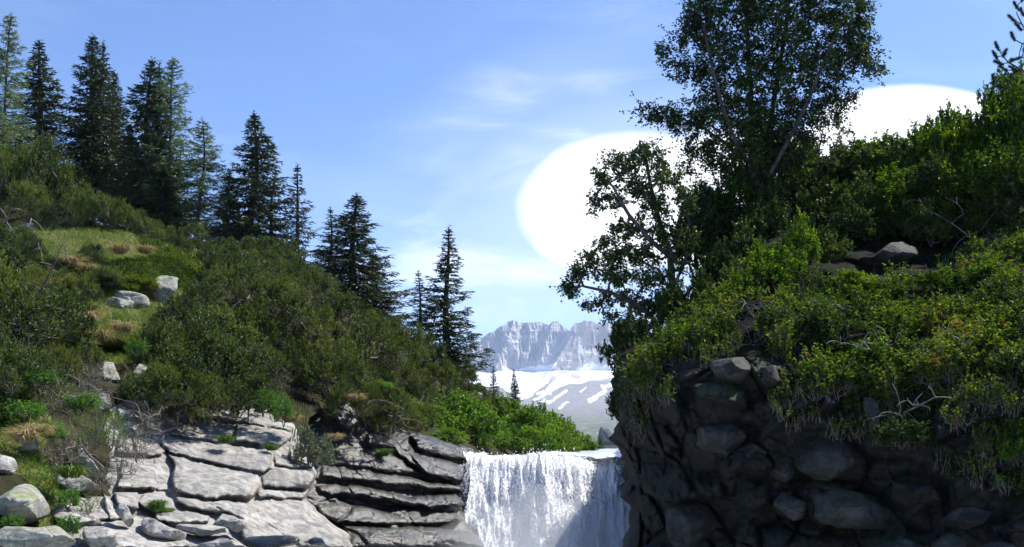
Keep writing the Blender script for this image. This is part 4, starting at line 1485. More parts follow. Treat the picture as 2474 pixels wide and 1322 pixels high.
# ---------------------------------------------------------------- dwarf mountain pine
def make_pine_shrub(seed, rad=1.0, hgt=1.15, n=620, bare=0.0):
    rng = np.random.default_rng(seed)
    root = empty('mountain_pine_shrub', (0, 0, 0), 'shrub', 'shrub')
    # a dozen or so upturned boughs, each ending in its own plume of shoots
    nl = 15
    laz = np.arange(nl) * 2.399 + rng.uniform(-0.3, 0.3, nl)
    lel = np.arcsin(np.clip((np.arange(nl) + 0.3) / nl + rng.uniform(-0.08, 0.08, nl), 0.0, 1))
    lr = rng.uniform(0.62, 0.98, nl)
    ctr = v3(np.cos(laz) * np.cos(lel) * rad * lr, np.sin(laz) * np.cos(lel) * rad * lr, np.sin(lel) * hgt * lr * 0.95 + 0.12)
    m = n
    which = rng.integers(0, nl, m)
    off = rng.normal(size=(m, 3))
    off = off / np.linalg.norm(off, axis=1)[:, None] * (rng.random(m) ** 0.5)[:, None]
    a = ctr[which] + off * v3(0.30, 0.30, 0.26) * rng.uniform(0.7, 1.25, nl)[which][:, None]
    a[:, 2] = np.maximum(a[:, 2], 0.0)
    a = a[(a[:, 2] > 0.34 * hgt) | (rng.random(m) < 0.35)]
    m = len(a)
    p0, p1, r0, r1, td, cnt = grow([[(0, 0, -0.25), (0, 0, 0.05), (0.05, 0.03, 0.2)]], a, 0.22, -0.18, 0.0042, rng, 0.42)
    b = Geo()
    tubes(b, p0, p1, r0, r1, 4)
    # many fine dry twigs low inside
    k = 480
    i = rng.choice(np.where(p1[:, 2] < 0.55 * hgt)[0], k)
    e = p1[i] + norm(rng.normal(size=(k, 3))) * rng.uniform(0.1, 0.28, k)[:, None]
    tubes(b, p1[i], e, 0.004, 0.0015, 3)
    link('branches', b.mesh('branches', M['greytwig']), root)
    g = Geo()
    d = norm(norm(a * v3(1, 1, 0.6)) * 0.55 + np.array([0, 0, 1.0]) + rng.normal(size=(m, 3)) * 0.25)
    sub = rng.integers(2, 7, m)
    for s in range(6):
        w = sub > s
        mm = int(w.sum())
        o = a[w] + rng.normal(size=(mm, 3)) * 0.065 * (s > 0)
        ds = norm(d[w] + rng.normal(size=(mm, 3)) * 0.30 * (s > 0))
        L = rng.uniform(0.05, 0.13, mm)
        k = 22
        u = np.tile(np.linspace(0.0, 1, k), mm)
        oo = np.repeat(o, k, 0) + np.repeat(ds * L[:, None], k, 0) * u[:, None]
        nd = norm(np.repeat(ds, k, 0) * 0.9 + rng.normal(size=(mm * k, 3)) * 0.60)
        needles(g, oo, nd, rng.uniform(0.032, 0.062, mm * k), 0.0155, rng)
    link('needles', g.mesh('needles', M['pine']), root)
    return root


PINES = [make_pine_shrub(s, 1.0, h, n) for s, h, n in ((1, 1.1, 520), (2, 1.3, 480), (3, 0.9, 460), (4, 1.2, 440), (5, 1.0, 500))]

PINE_ZONE = [(-90, 395), (60, 385), (160, 390), (230, 440), (300, 500), (440, 585), (520, 596), (700, 612), (740, 650), (830, 715), (930, 790),
             (985, 815), (1060, 860), (1120, 880), (1170, 935), (1240, 990), (1300, 1030), (1230, 1050), (1150, 960), (1010, 965), (985, 1040),
             (900, 1050), (860, 960), (740, 930), (690, 880), (610, 905), (600, 960), (420, 960), (360, 880), (372, 790), (450, 730), (520, 690), (500, 630), (430, 585), (300, 545),
             (-90, 530)]
PINE_ZONE2 = [(-90, 620), (70, 640), (200, 700), (130, 760), (200, 900), (60, 950), (-90, 900)]


def inside(px, py, poly):
    return seg_dist(np.array([px], float), np.array([py], float), poly)[1][0]


def scatter_poly(poly, spacing, rng, tries=9000):
    """blue-noise points inside a zone; spacing is a function of (px, py)"""
    a = np.array(poly, float)
    x0, y0 = a.min(0); x1, y1 = a.max(0)
    X = rng.uniform(x0, x1, tries); Y = rng.uniform(y0, y1, tries)
    _, ins = seg_dist(X, Y, poly)
    pts = []
    for x, y in zip(X[ins], Y[ins]):
        s = spacing(x, y)
        if all((x - p[0]) ** 2 + ((y - p[1]) * 1.25) ** 2 > s * s for p in pts):
            pts.append((x, y))
    return pts


rng = np.random.default_rng(42)
GP = 'dwarf mountain pines covering the left slope'


MARKS = [(80, 420, 'the slim spruce at the far left'), (203, 470, 'the tallest spruce'), (343, 560, 'the broad shaggy spruce'), (478, 600, 'the shorter pale larch'), (604, 620, 'the full conical spruce'),
         (713, 660, 'the slender open spruce'), (853, 770, 'the wide sunlit spruce'), (1011, 850, 'the little spruce'), (1079, 890, 'the lone tall spruce by the gap'), (1243, 1010, 'the tiny spruce on the snowfield'),
         (400, 700, 'the upright pale rock'), (60, 560, 'the gnarled roots'), (60, 760, 'the leaning snag'), (100, 930, 'the half bare bushes at the left'), (470, 930, 'the shaded ledges'),
         (640, 950, 'the vivid herb clump'), (750, 1000, 'the silvery willow'), (850, 1000, 'the dark overhung block'), (940, 1040, 'the gnarled pine root'), (1105, 1000, 'the large green bush by the fall'),
         (700, 800, 'the middle of the pine thicket'), (560, 720, 'the upper left of the pine thicket'), (560, 850, 'the lower left of the pine thicket'), (850, 880, 'the right half of the pine thicket')]
RANK = ['', 'second ', 'third ', 'fourth ', 'fifth ', 'sixth ', 'seventh ', 'eighth ', 'ninth ', 'tenth ']


def pine_labels(pts):
    """nearest landmark, the side of it and the order counted away from it"""
    byk = {}
    for i, (x, y) in enumerate(pts):
        d = [math.hypot(x - a, y - b) for a, b, _ in MARKS]
        k = int(np.argmin(d))
        dx, dy = x - MARKS[k][0], y - MARKS[k][1]
        side = ('to the right of' if dx > 0 else 'to the left of') if abs(dx) > abs(dy) else ('below' if dy > 0 else 'above')
        byk.setdefault((k, side), []).append((d[k], i))
    out = {}
    for (k, side), L in byk.items():
        L.sort()
        for r, (_, i) in enumerate(L):
            out[i] = ('%snearest mountain pine bush %s %s' % (RANK[min(r, 9)], side, MARKS[k][2])).strip()
    return out


def pine_scatter(poly, rng, tries=14000):
    a = np.array(poly, float)
    x0, y0 = a.min(0); x1, y1 = a.max(0)
    X = rng.uniform(x0, x1, tries); Y = rng.uniform(y0, y1, tries)
    dist, ins = seg_dist(X, Y, poly)
    dist = np.where(X < 20, 90, dist)
    pts = []
    for x, y, de in zip(X[ins], Y[ins], dist[ins]):
        m = F / float(LEFT(x, min(y + 30, 1060)))          # pixels per metre there
        s = min(1.25, max(0.38, 0.30 + de / m * 1.1)) * rng.uniform(0.72, 1.22)
        if all((x - p[0]) ** 2 + ((y - p[1]) * 1.3) ** 2 > (0.43 * m * (s + p[2])) ** 2 for p in pts):
            pts.append((x, y, s))
    return pts


pine_pts = pine_scatter(PINE_ZONE, rng) + pine_scatter(PINE_ZONE2, rng, 5000)
labs = pine_labels([p[:2] for p in pine_pts])
for i, (x, y, s) in enumerate(pine_pts):
    D0 = float(LEFT(x, y))
    yb = y + 0.45 * s * F / D0
    yb = max(yb, crest(x) + 4)
    if x < 440 and y < 560: yb = min(yb, 556)
    p = hill_pt(np.array([x]), np.array([yb]))[0]
    put(PINES[i % 5], tuple(p), rng.uniform(0, 6.28), (s, s, s * rng.uniform(0.85, 1.5) * (1.3 if y < 540 and x < 460 else 1.0)), labs[i], GP)
for i, (x, y, s) in enumerate([(50, 600, .5), (20, 640, .6), (75, 655, .45), (115, 690, .4), (255, 668, .32), (210, 640, .38), (190, 720, .5), (165, 760, .5), (225, 612, .3), (40, 700, .6), (355, 560, .4), (470, 570, .45), (100, 780, .6), (60, 830, .6)]):
    p = hill_pt(np.array([x]), np.array([y + 12]))[0]
    lab = ['first', 'second', 'third', 'fourth', 'fifth', 'sixth', 'seventh', 'eighth', 'ninth', 'tenth', 'eleventh', 'twelfth', 'thirteenth', 'fourteenth'][i]
    put(PINES[i % 5], tuple(p), rng.uniform(0, 6.28), (s, s, s), 'low young mountain pine on the grassy left top, %s of the scattered ones' % lab, GP)
# a few that hang out over the rock
for i, (x, y, s, dout, lab) in enumerate([
        (480, 965, 1.25, 1.7, 'large pine bush with bare grey twigs hanging over the left of the pale ledges'), (575, 985, 1.0, 1.7, 'pine bush hanging over the ledges just left of the vivid herbs'),
        (420, 985, 0.95, 1.2, 'pine bush shading the vertical crack of the rock face'), (800, 965, 0.9, 0.5, 'pine bush over the dark notch beside the silvery willow'),
        (910, 1035, 0.9, 1.2, 'dark pine bush drooping far down over the dark rock'), (965, 1045, 0.75, 1.0, 'pine bush at the gnarled root right on the dark rock'),
        (430, 1010, 0.75, 2.4, 'pine bush with dry twigs low over the left of the pale ledges'), (510, 1015, 0.8, 2.4, 'pine bush with dry twigs hanging lowest over the pale ledges'),
        (600, 1000, 0.7, 2.2, 'pine bush touching the vivid herbs from the left'), (380, 1000, 0.8, 1.4, 'pine bush over the joint between rock face and ledges'),
        (850, 1010, 0.7, 2.0, 'low pine bush over the top of the dark shaded rock'), (1010, 1040, 0.6, 0.8, 'little pine bush at the right end of the dark rock top'),
        (870, 1000, 0.8, 1.0, 'pine bush leaning over the cracked dark block')]):
    p = P(x, y, float(LEFT(x, y)) - dout * 0.28)
    put(PINES[i % 5], tuple(p), rng.uniform(0, 6.28), (s, s, s), lab, GP)
print('pines', len(pine_pts))


# ---------------------------------------------------------------- leafy shrubs
def make_leafy(seed, mat, rad=0.8, hgt=1.2, n=260, leaf=0.055, lw=0.030, name='leafy_shrub', per=15, stemmat='bark', shoot=0.20, upright=0.9, hollow=0.5, spread=0.55):
    rng = np.random.default_rng(seed)
    root = empty(name, (0, 0, 0), 'shrub', 'shrub')
    nl = 11
    laz = np.arange(nl) * 2.399 + rng.uniform(-0.4, 0.4, nl)
    lel = np.arcsin(np.clip((np.arange(nl) + 0.4) / nl + rng.uniform(-0.1, 0.1, nl), 0, 1))
    lr = rng.uniform(0.6, 1.0, nl)
    ctr = v3(np.cos(laz) * np.cos(lel) * rad * lr * 0.8, np.sin(laz) * np.cos(lel) * rad * lr * 0.8, ((0.12 + 0.78 * np.sin(lel) * lr) if hollow > 0.25 else (0.0 + 0.7 * np.sin(lel) * lr)) * hgt)
    which = rng.integers(0, nl, n)
    off = rng.normal(size=(n, 3))
    off = off / np.linalg.norm(off, axis=1)[:, None] * (rng.random(n) ** 0.45)[:, None]
    a = ctr[which] + off * np.array([0.36 * rad, 0.36 * rad, 0.22 * hgt]) * rng.uniform(0.7, 1.25, nl)[which][:, None]
    a[:, 2] = np.maximum(a[:, 2], 0.02)
    stems = []
    for k in range(4):
        t = az0 = rng.uniform(0, 6.28)
        stems.append([(0, 0, -0.06), (0.06 * math.cos(t), 0.06 * math.sin(t), 0.02), (0.2 * rad * math.cos(t), 0.2 * rad * math.sin(t), 0.3 * hgt), (spread * 0.6 * rad * math.cos(t), spread * 0.6 * rad * math.sin(t), 0.6 * hgt)])
    p0, p1, r0, r1, td, cnt = grow(stems, a, 0.18, 0.05, 0.0032, rng, 0.45)
    b = Geo(); tubes(b, p0, p1, r0, r1, 4)
    d = norm(td * 0.6 + np.array([0, 0, upright]) + rng.normal(size=(n, 3)) * 0.25)
    L = rng.uniform(0.6, 1.3, n) * shoot
    tubes(b, a, a + d * L[:, None], 0.003, 0.0012, 3)
    link('branches', b.mesh('branches', M[stemmat]), root)
    g = Geo()
    u = rng.random(n * per)
    o = np.repeat(a, per, 0) + np.repeat(d * L[:, None], per, 0) * u[:, None]
    ld = norm(np.repeat(d, per, 0) * 0.55 + rng.normal(size=(n * per, 3)) * v3(1, 1, 0.6))
    nr = norm(rng.normal(size=(n * per, 3)) * 0.6 + np.array([0, 0, 1.0]))
    leaves(g, o, ld, leaf * rng.uniform(0.6, 1.2, n * per), lw * rng.uniform(0.7, 1.2, n * per), rng, 0.2, nr)
    link('foliage', g.mesh('foliage', mat), root)
    return root


ALD = [make_leafy(31, M['alder'], 1.0, 1.5, 420, 0.085, 0.060, 'alder_bush', 13), make_leafy(32, M['alder'], 1.0, 1.3, 400, 0.085, 0.060, 'alder_bush', 13)]
GA = 'bright green bushes on the far bank above the waterfall'
for i, (px, yb, hp, wp, D, lab) in enumerate([
        (1040, 1075, 90, 60, 34.5, 'green bush behind the dark rock beside the pine roots'),
        (1105, 1092, 150, 95, 36, 'largest bright green bush left above the waterfall lip'),
        (1160, 1098, 120, 60, 37, 'glossy green bush hanging over the left end of the waterfall lip'),
        (1215, 1100, 75, 60, 41, 'low pale green bush just behind the waterfall lip'),
        (1262, 1100, 115, 60, 46, 'mid green bush behind the pale green one'),
        (1318, 1102, 130, 62, 52, 'tall rounded bush in the middle above the waterfall'),
        (1290, 1102, 70, 55, 44, 'low green bush in front of the tall rounded one'),
        (1360, 1103, 95, 52, 60, 'green bush sloping down towards the valley gap'),
        (1345, 1104, 55, 45, 50, 'low bush at the water edge under the sloping bushes'),
        (1398, 1103, 62, 40, 68, 'small bush near the end of the far bank'),
        (1425, 1104, 32, 26, 74, 'last tiny bush of the bank beside the valley gap'),
        (1215, 1060, 110, 70, 52, 'dark green bush on the slope behind the pale green one'),
        (1120, 1010, 60, 60, 42, 'small bush where the alders meet the mountain pines'),
        (1000, 1045, 60, 50, 30.5, 'small bush over the top of the dark rock'),
        (1075, 1080, 45, 45, 31.5, 'low bush at the upper right corner of the dark rock'),
        (985, 1010, 60, 50, 31.5, 'small bush behind the gnarled pine root'),
        (1275, 1050, 60, 50, 62, 'bush high on the bank under the tiny spruce')]):
    h = hp * 1.15 * D / F; w = wp * 1.25 * D / F
    p = P(px, yb, D)
    put(ALD[i % 2], tuple(p), i * 1.3, (w / 1.05, w / 1.05, h / (1.7, 1.5)[i % 2]), lab, GA)

WIL = [make_leafy(41, M['willow'], 0.62, 1.05, 300, 0.075, 0.042, 'leafy_shrub', 17, 'bark', 0.20, 1.2, 0.35),
       make_leafy(42, M['willow'], 0.70, 0.95, 320, 0.070, 0.042, 'leafy_shrub', 17, 'bark', 0.17, 0.9, 0.35),
       make_leafy(43, M['willow'], 0.60, 0.80, 260, 0.062, 0.034, 'leafy_shrub', 16, 'bark', 0.16, 1.2, 0.35),
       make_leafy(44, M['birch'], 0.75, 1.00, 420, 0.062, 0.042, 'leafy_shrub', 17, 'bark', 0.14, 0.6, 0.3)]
WH = (1.25, 1.12, 0.98, 1.10); WR = (0.72, 0.8, 0.68, 0.82)
GW = 'leafy shrubs on the right bank'
RS = [  # proto, px, base y, height px, half width px, distance, label
    (3, 1515, 900, 130, 60, 16.6, 'dark shrub hanging over the cliff edge beside the mountain'),
    (3, 1540, 960, 130, 70, 15.6, 'dark small leaved shrub lower down the cliff edge'),
    (3, 1580, 880, 110, 60, 16.4, 'dark shrub at the foot of the leaning tree'),
    (3, 1640, 800, 130, 50, 16.8, 'narrow dark shrub right behind the leaning tree trunk'),
    (3, 1500, 1010, 80, 40, 15.2, 'thin fringe of shrub low on the dark cliff edge'),
    (1, 1650, 905, 130, 75, 14.2, 'sunlit green shrub on the cliff rim nearest to the waterfall'),
    (3, 1690, 660, 190, 75, 18.0, 'shaded shrub left of the dark tree trunk'),
    (3, 1740, 620, 170, 75, 18.8, 'dense dark shrub under the big tree'),
    (0, 1770, 540, 110, 60, 18.6, 'lighter green shrub in front of the big tree trunk'),
    (1, 1700, 520, 90, 60, 19.2, 'shrub between the two leafy trees'),
    (0, 1945, 660, 160, 45, 16.2, 'slender upright green shrub standing before the black hollow'),
    (0, 1880, 740, 150, 75, 15.2, 'bright lit shrub in the middle of the right bank'),
    (2, 1815, 770, 160, 70, 15.0, 'bright yellow green shrub left of the middle one'),
    (0, 1765, 800, 120, 60, 14.9, 'green shrub with red brown stems near the rim'),
    (2, 1720, 830, 90, 60, 14.6, 'low yellow green shrub on the rim'),
    (1, 1955, 800, 110, 65, 14.4, 'low shrub below the reddish dry patch'),
    (3, 1900, 510, 130, 80, 19.8, 'shrub at the root of the big tree on its right side'),
    (1, 1960, 480, 120, 80, 20.2, 'round topped shrub right of the big tree'),
    (3, 2035, 470, 130, 85, 20.0, 'olive shrub on the skyline under the white cloud'),
    (1, 2110, 460, 135, 85, 20.0, 'sunny skyline shrub at the left of the cloud gap'),
    (3, 2180, 465, 140, 80, 19.6, 'darker skyline shrub in the middle of the cloud gap'),
    (0, 2230, 455, 165, 65, 19.6, 'skyline shrub with thin shoots against the cloud'),
    (0, 2290, 455, 220, 60, 19.2, 'tall bright skyline shrub with a pointed top'),
    (1, 2350, 460, 200, 80, 19.0, 'thick skyline shrub right of the pointed one'),
    (0, 2415, 450, 230, 75, 18.6, 'tall leafy shrub near the right picture edge'),
    (1, 2480, 430, 280, 80, 18.2, 'tallest shrub cut by the right picture edge'),
    (0, 2440, 330, 180, 55, 18.9, 'shrub top reaching up to the pine branches at the right edge'),
    (3, 2000, 560, 130, 90, 18.8, 'shaded shrub over the left end of the black hollow'),
    (3, 2090, 535, 130, 90, 18.4, 'shaded shrub hanging over the black hollow'),
    (1, 2180, 520, 130, 90, 18.0, 'dark shrub hanging over the middle of the hollow'),
    (3, 2270, 515, 150, 90, 17.7, 'dark leafy shrub above the peaked rock'),
    (1, 2350, 520, 160, 90, 17.2, 'half lit shrub with slanting stems right of the hollow'),
    (0, 2430, 520, 190, 90, 16.8, 'half lit tall shrub with slanting stems at the right edge'),
    (3, 2500, 540, 190, 90, 16.6, 'dark shrub cut by the right edge above the grassy slope'),
    (3, 1800, 700, 170, 75, 17.4, 'black shaded shrub directly under the big tree trunk'),
    (3, 1720, 740, 160, 60, 17.6, 'black shaded shrub behind the red stemmed one'),
    (3, 1850, 620, 170, 80, 18.0, 'shaded shrub in the dark left of the slender upright one'),
    (3, 1700, 600, 160, 70, 18.6, 'leafy dark shrub between the small tree and the big trunk'),
    (3, 1790, 480, 120, 60, 19.3, 'small dark shrub at the first fork of the birch'),
    (3, 1880, 430, 110, 70, 20.3, 'grey green shrub behind the right side of the birch trunk'),
    (3, 1940, 420, 100, 60, 20.6, 'low skyline shrub right of the birch'),
    (2, 1640, 830, 70, 50, 15.4, 'little lit shrub beside the foot of the leaning tree'),
    (0, 1905, 700, 140, 50, 15.6, 'upright lit shrub behind the bright middle one'),
    (0, 1840, 690, 110, 50, 15.8, 'narrow upright shrub in front of the black shade'),
    (1, 2040, 870, 110, 80, 13.4, 'broad shrub with pale glinting leaves left of the tangled twigs'),
    (1, 2250, 900, 90, 90, 12.7, 'broad low shrub under the tangled twigs'),
    (1, 2380, 930, 80, 80, 12.4, 'glinting shrub under the bleached forked branch'),
    (2, 2100, 730, 70, 60, 14.6, 'low bright shrub right of the reddish dry patch'),
    (2, 2260, 700, 60, 70, 14.6, 'small leafy shrub below the grassy patch'),
    (1, 1925, 470, 110, 60, 21.2, 'green skyline shrub just right of the birch crown'),
    (3, 2075, 440, 110, 80, 20.6, 'dark skyline shrub behind the sunny one at the cloud'),
    (1, 2145, 430, 120, 70, 20.8, 'green skyline shrub in the middle of the cloud gap'),
    (3, 2255, 430, 150, 75, 20.2, 'dark skyline shrub behind the thin shoots'),
    (0, 2325, 420, 170, 70, 19.8, 'light green skyline shrub behind the thick one'),
    (3, 2395, 420, 210, 75, 19.4, 'dark tall skyline shrub near the right edge'),
    (0, 2470, 380, 250, 70, 19.2, 'light green shrub top cut by the right edge below the pine'),
    (1, 2210, 560, 120, 90, 17.6, 'leafy shrub over the dark peaked rock'),
    (3, 2120, 580, 110, 90, 17.8, 'dark shrub left above the peaked rock'),
    (3, 1525, 850, 100, 55, 16.2, 'dark bush sticking out at the very edge of the cliff top'),
    (3, 1560, 930, 110, 60, 15.4, 'dark bush below the leaning tree on the cliff corner'),
    (3, 1620, 780, 100, 50, 17.0, 'dark bush around the root of the leaning tree'),
    (3, 2030, 610, 120, 70, 18.2, 'black shaded shrub at the left end of the hollow'),
    (3, 2130, 600, 110, 70, 18.4, 'dim shrub in the hollow behind the peaked rock'),
    (3, 2290, 600, 130, 70, 17.8, 'dim shrub in the hollow right of the peaked rock'),
    (3, 2380, 590, 130, 70, 17.2, 'dim shrub in the right end of the hollow'),
    (3, 1960, 640, 120, 60, 17.2, 'dim shrub right of the slender upright one'),
    (3, 1740, 700, 120, 50, 17.0, 'black shrub between the birch shade and the rim shrubs'),
    (3, 1700, 760, 110, 50, 16.6, 'black shrub low behind the yellow green rim shrub'),
    (3, 1790, 740, 120, 60, 16.4, 'dim shrub at the left foot of the bright middle one'),
    (3, 2010, 650, 90, 60, 16.6, 'dim low shrub in front of the hollow at its left'),
    (3, 2060, 600, 120, 70, 17.4, 'dim shrub left of the peaked rock'),
    (3, 2250, 590, 110, 60, 17.0, 'dim low shrub just right of the peaked rock'),
    (2, 2300, 720, 70, 60, 14.3, 'bright little shrub on the slope above the forked branch'),
    (2, 2390, 690, 80, 60, 14.4, 'bright yellow shrub near the right edge of the slope'),
    (2, 2060, 700, 60, 60, 15.0, 'low shrub above the reddish dry patch'),
    (3, 2060, 1010, 90, 70, 12.6, 'dark shrub drooping over the largest boulder from the right'),
    (3, 2260, 1060, 110, 80, 12.1, 'dark drooping shrub in the middle of the right cliff'),
    (1, 2400, 1060, 110, 80, 11.9, 'drooping shrub with a few bright leaves on the right cliff'),
    (3, 2450, 1200, 90, 70, 11.8, 'dark plant low on the cliff at the right edge'),
    (3, 1870, 930, 90, 60, 12.9, 'dark shrub filling the gap left of the hanging shrubs'),
    (2, 2330, 1160, 60, 60, 11.9, 'sparse lit plant on the lower right cliff'),
    (3, 1530, 1000, 100, 50, 15.0, 'dark shrub clinging to the waterfall side of the cliff'),
    (3, 1590, 950, 80, 60, 14.6, 'dark tangled shrub just below the lit rim shrub'),
    (0, 1700, 880, 70, 45, 14.0, 'bright shoots standing on the cliff rim'),
    (0, 1850, 850, 90, 45, 13.6, 'bright upright shoots above the uppermost boulder'),
    (0, 1990, 780, 90, 50, 14.2, 'upright bright shoots right of the middle shrubs'),
    (0, 2420, 830, 110, 50, 12.9, 'upright bright shoots left of the right edge'),
    (0, 2180, 830, 80, 50, 13.3, 'upright shoots above the tangled twigs'),
    (1, 1560, 1040, 80, 60, 27.5, 'added unseen shrub on the far gorge rim, dappling the waterfall shadow'),  # unseen rim shrubs, added to break up the shadow edge on the waterfall
    (3, 1590, 1020, 90, 70, 29.0, 'second added unseen shrub on the far gorge rim, dappling the waterfall shadow'),
    (1, 1575, 1030, 80, 60, 30.5, 'third added unseen shrub on the far gorge rim, dappling the waterfall shadow'),
    (2, 2190, 745, 60, 60, 14.8, 'small green shrub on the slope under the peaked rock'),
    (2, 2440, 740, 110, 60, 13.9, 'yellow green shrub on the slope at the right edge'),
    (2, 2330, 780, 70, 70, 13.9, 'low yellow green shrub right of the reddish twigs'),
    (1, 1990, 930, 140, 80, 13.0, 'glossy leaved shrub hanging over the largest boulder'),
    (1, 2090, 920, 110, 90, 12.9, 'silvery lit shrub in the centre of the right bank'),
    (1, 2200, 960, 100, 80, 12.5, 'drooping shrub right of the narrow hanging stone'),
    (1, 2440, 960, 120, 70, 12.1, 'leafy shrub at the right edge over the black cliff'),
    (3, 2330, 1010, 90, 90, 12.0, 'shaded drooping shrub on the upper right cliff'),
    (1, 2460, 1120, 110, 60, 11.4, 'few lit leaves of a shrub low at the right edge'),
    (3, 2180, 1080, 80, 80, 11.8, 'thin dark shrub on the cliff below the narrow stone'),
]
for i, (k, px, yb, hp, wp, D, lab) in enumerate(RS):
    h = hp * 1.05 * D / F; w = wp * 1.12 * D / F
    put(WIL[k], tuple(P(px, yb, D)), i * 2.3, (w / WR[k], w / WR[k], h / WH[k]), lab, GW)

# herbs, ferns and the grey willow on the left
FERN = [make_leafy(51, M['fern'], 0.42, 0.45, 120, 0.070, 0.022, 'green_herb', 16, 'bark', 0.18, 0.7, 0.2), make_leafy(52, M['fern'], 0.42, 0.38, 100, 0.060, 0.020, 'green_herb', 15, 'bark', 0.16, 1.1, 0.2)]
GH = 'bright green herbs growing between the rocks on the left'
for i, (px, yb, hp, wp, D, lab) in enumerate([
        (635, 1000, 85, 48, 22.1, 'left half of the vivid green herb clump over the pale ledge'),
        (685, 1022, 90, 48, 22.1, 'vivid green herb clump drooping over the right of the pale ledge'),
        (165, 1292, 65, 42, 14.0, 'vivid green herb tuft low in the rocky gully'),
        (330, 858, 55, 42, 21.8, 'green herb under the tussocks above the grey rock face'),
        (170, 850, 60, 50, 20.5, 'fresh green herb on the left of the tussocks'),
        (60, 1010, 60, 60, 17.0, 'green herbs above the orange grass at the left edge'),
        (125, 1060, 60, 45, 16.6, 'green herbs right of the orange grass'),
        (30, 1275, 45, 32, 13.4, 'small green plant between the lichen covered boulders'),
        (200, 990, 60, 60, 18.2, 'green herbs among the grey twigs'),
        (90, 930, 60, 60, 18.2, 'pale green herbs under the left pines'),
        (930, 940, 26, 26, 27.0, 'small light green sprig under the pines'),
        (390, 1238, 22, 34, 17.0, 'small moss green cushion on the low ledge'),
        (165, 1225, 60, 40, 15.2, 'grassy herbs in the gully above the vivid tuft')]):
    D0 = D
    put(FERN[i % 2], tuple(P(px, yb, D0)), i * 1.9, (wp * D0 / F / 0.5, wp * D0 / F / 0.5, hp * D0 / F / (0.6, 0.5)[i % 2]), lab, GH, 'herb')
GWL = make_leafy(61, M['greywillow'], 0.45, 0.85, 380, 0.042, 0.022, 'grey_willow_bush', 16, 'greytwig', 0.14, 0.8, 0.2)
put(GWL, tuple(P(750, 1125, 21.9)), 0.4, (1.0, 0.8, 1.05), 'silvery green willow bush standing right of the pale ledges', None, 'willow')
TWG = [make_leafy(62, M['greywillow'], 0.5, 0.8, 150, 0.034, 0.018, 'twiggy_bush', 5, 'greytwig', 0.2, 0.7, 0.1), make_leafy(63, M['alder'], 0.5, 0.8, 150, 0.040, 0.022, 'twiggy_bush', 7, 'greytwig', 0.2, 0.7, 0.1)]
GT = 'twiggy half bare bushes at the left'
for i, (px, yb, hp, wp, D, lab) in enumerate([
        (140, 1120, 130, 80, 16.8, 'twiggy green bush leaning over the slanting boulder'), (230, 1080, 130, 80, 17.6, 'grey twiggy bush left of the ledges'),
        (290, 1150, 130, 60, 17.2, 'sparse grey bush in front of the left end of the ledges'), (110, 980, 120, 90, 18.6, 'pale half bare bush under the left pines'),
        (220, 960, 110, 80, 19.4, 'grey green bush beside the shaded rock face'), (215, 1240, 60, 50, 15.4, 'small dark bush above the gully'),
        (330, 1110, 120, 60, 18.0, 'twiggy bush before the vertical crack of the ledges'), (270, 1080, 120, 60, 18.2, 'dense twiggy bush before the grey blocks'), (360, 1050, 90, 50, 18.8, 'small twiggy bush at the top left of the ledges'),
        (40, 900, 120, 80, 19.0, 'half bare bush at the left picture edge'), (240, 1180, 70, 50, 16.0, 'low dry bush above the slanting stone')]):
    put(TWG[i % 2], tuple(P(px, yb, D)), i * 2.9, (wp * D / F / 0.6, wp * D / F / 0.6, hp * D / F / 0.95), lab, GT, 'bush')


# ---------------------------------------------------------------- the two leafy trees on the right
def leafy_tree(name, stems, blobs, D, per, seed, leafper, leaf, lw, mat, bark, label, cat, depth=1.0, rtip=0.005, cl=0.11):
    rng = np.random.default_rng(seed)
    base = P(*stems[0][0])
    st = [[P(*q) - base for q in s] for s in stems]
    a = blob_points(blobs, D, per, rng, depth) - base
    p0, p1, r0, r1, td, cnt = grow(st, a, 0.22, 0.04, rtip, rng, 0.46, 0.35)
    root = empty(name, tuple(base), label, cat)
    b = Geo(); tubes(b, p0, p1, r0, r1, 6)
    link('trunk', b.mesh('trunk', M[bark]), root)
    g = Geo()
    n = len(a)
    m = leafper
    # twigs near every tip carry the leaves
    tw = a[:, None] + rng.normal(size=(n, 3, 3)) * cl
    tubes(b2 := Geo(), np.repeat(a, 3, 0), tw.reshape(-1, 3), 0.003, 0.0012, 3)
    tw_obj = link('twigs', b2.mesh('twigs', M[bark]), root)
    tw_obj['kind'] = 'stuff'
    u = rng.random(n * m)
    which = rng.integers(0, 3, n * m)
    tip = tw[np.repeat(np.arange(n), m), which]
    o = np.repeat(a, m, 0) * (1 - u[:, None]) + tip * u[:, None] + rng.normal(size=(n * m, 3)) * cl * 0.26
    ld = norm(rng.normal(size=(n * m, 3)) * v3(1, 1, 0.7) + np.array([0, 0, -0.35]))
    nr = norm(rng.normal(size=(n * m, 3)) * 0.8 + np.array([0, 0, 0.8]))
    leaves(g, o, ld, leaf * rng.uniform(0.6, 1.15, n * m), lw * rng.uniform(0.7, 1.15, n * m), rng, 0.18, nr)
    link('crown', g.mesh('crown', mat), root)
    return root


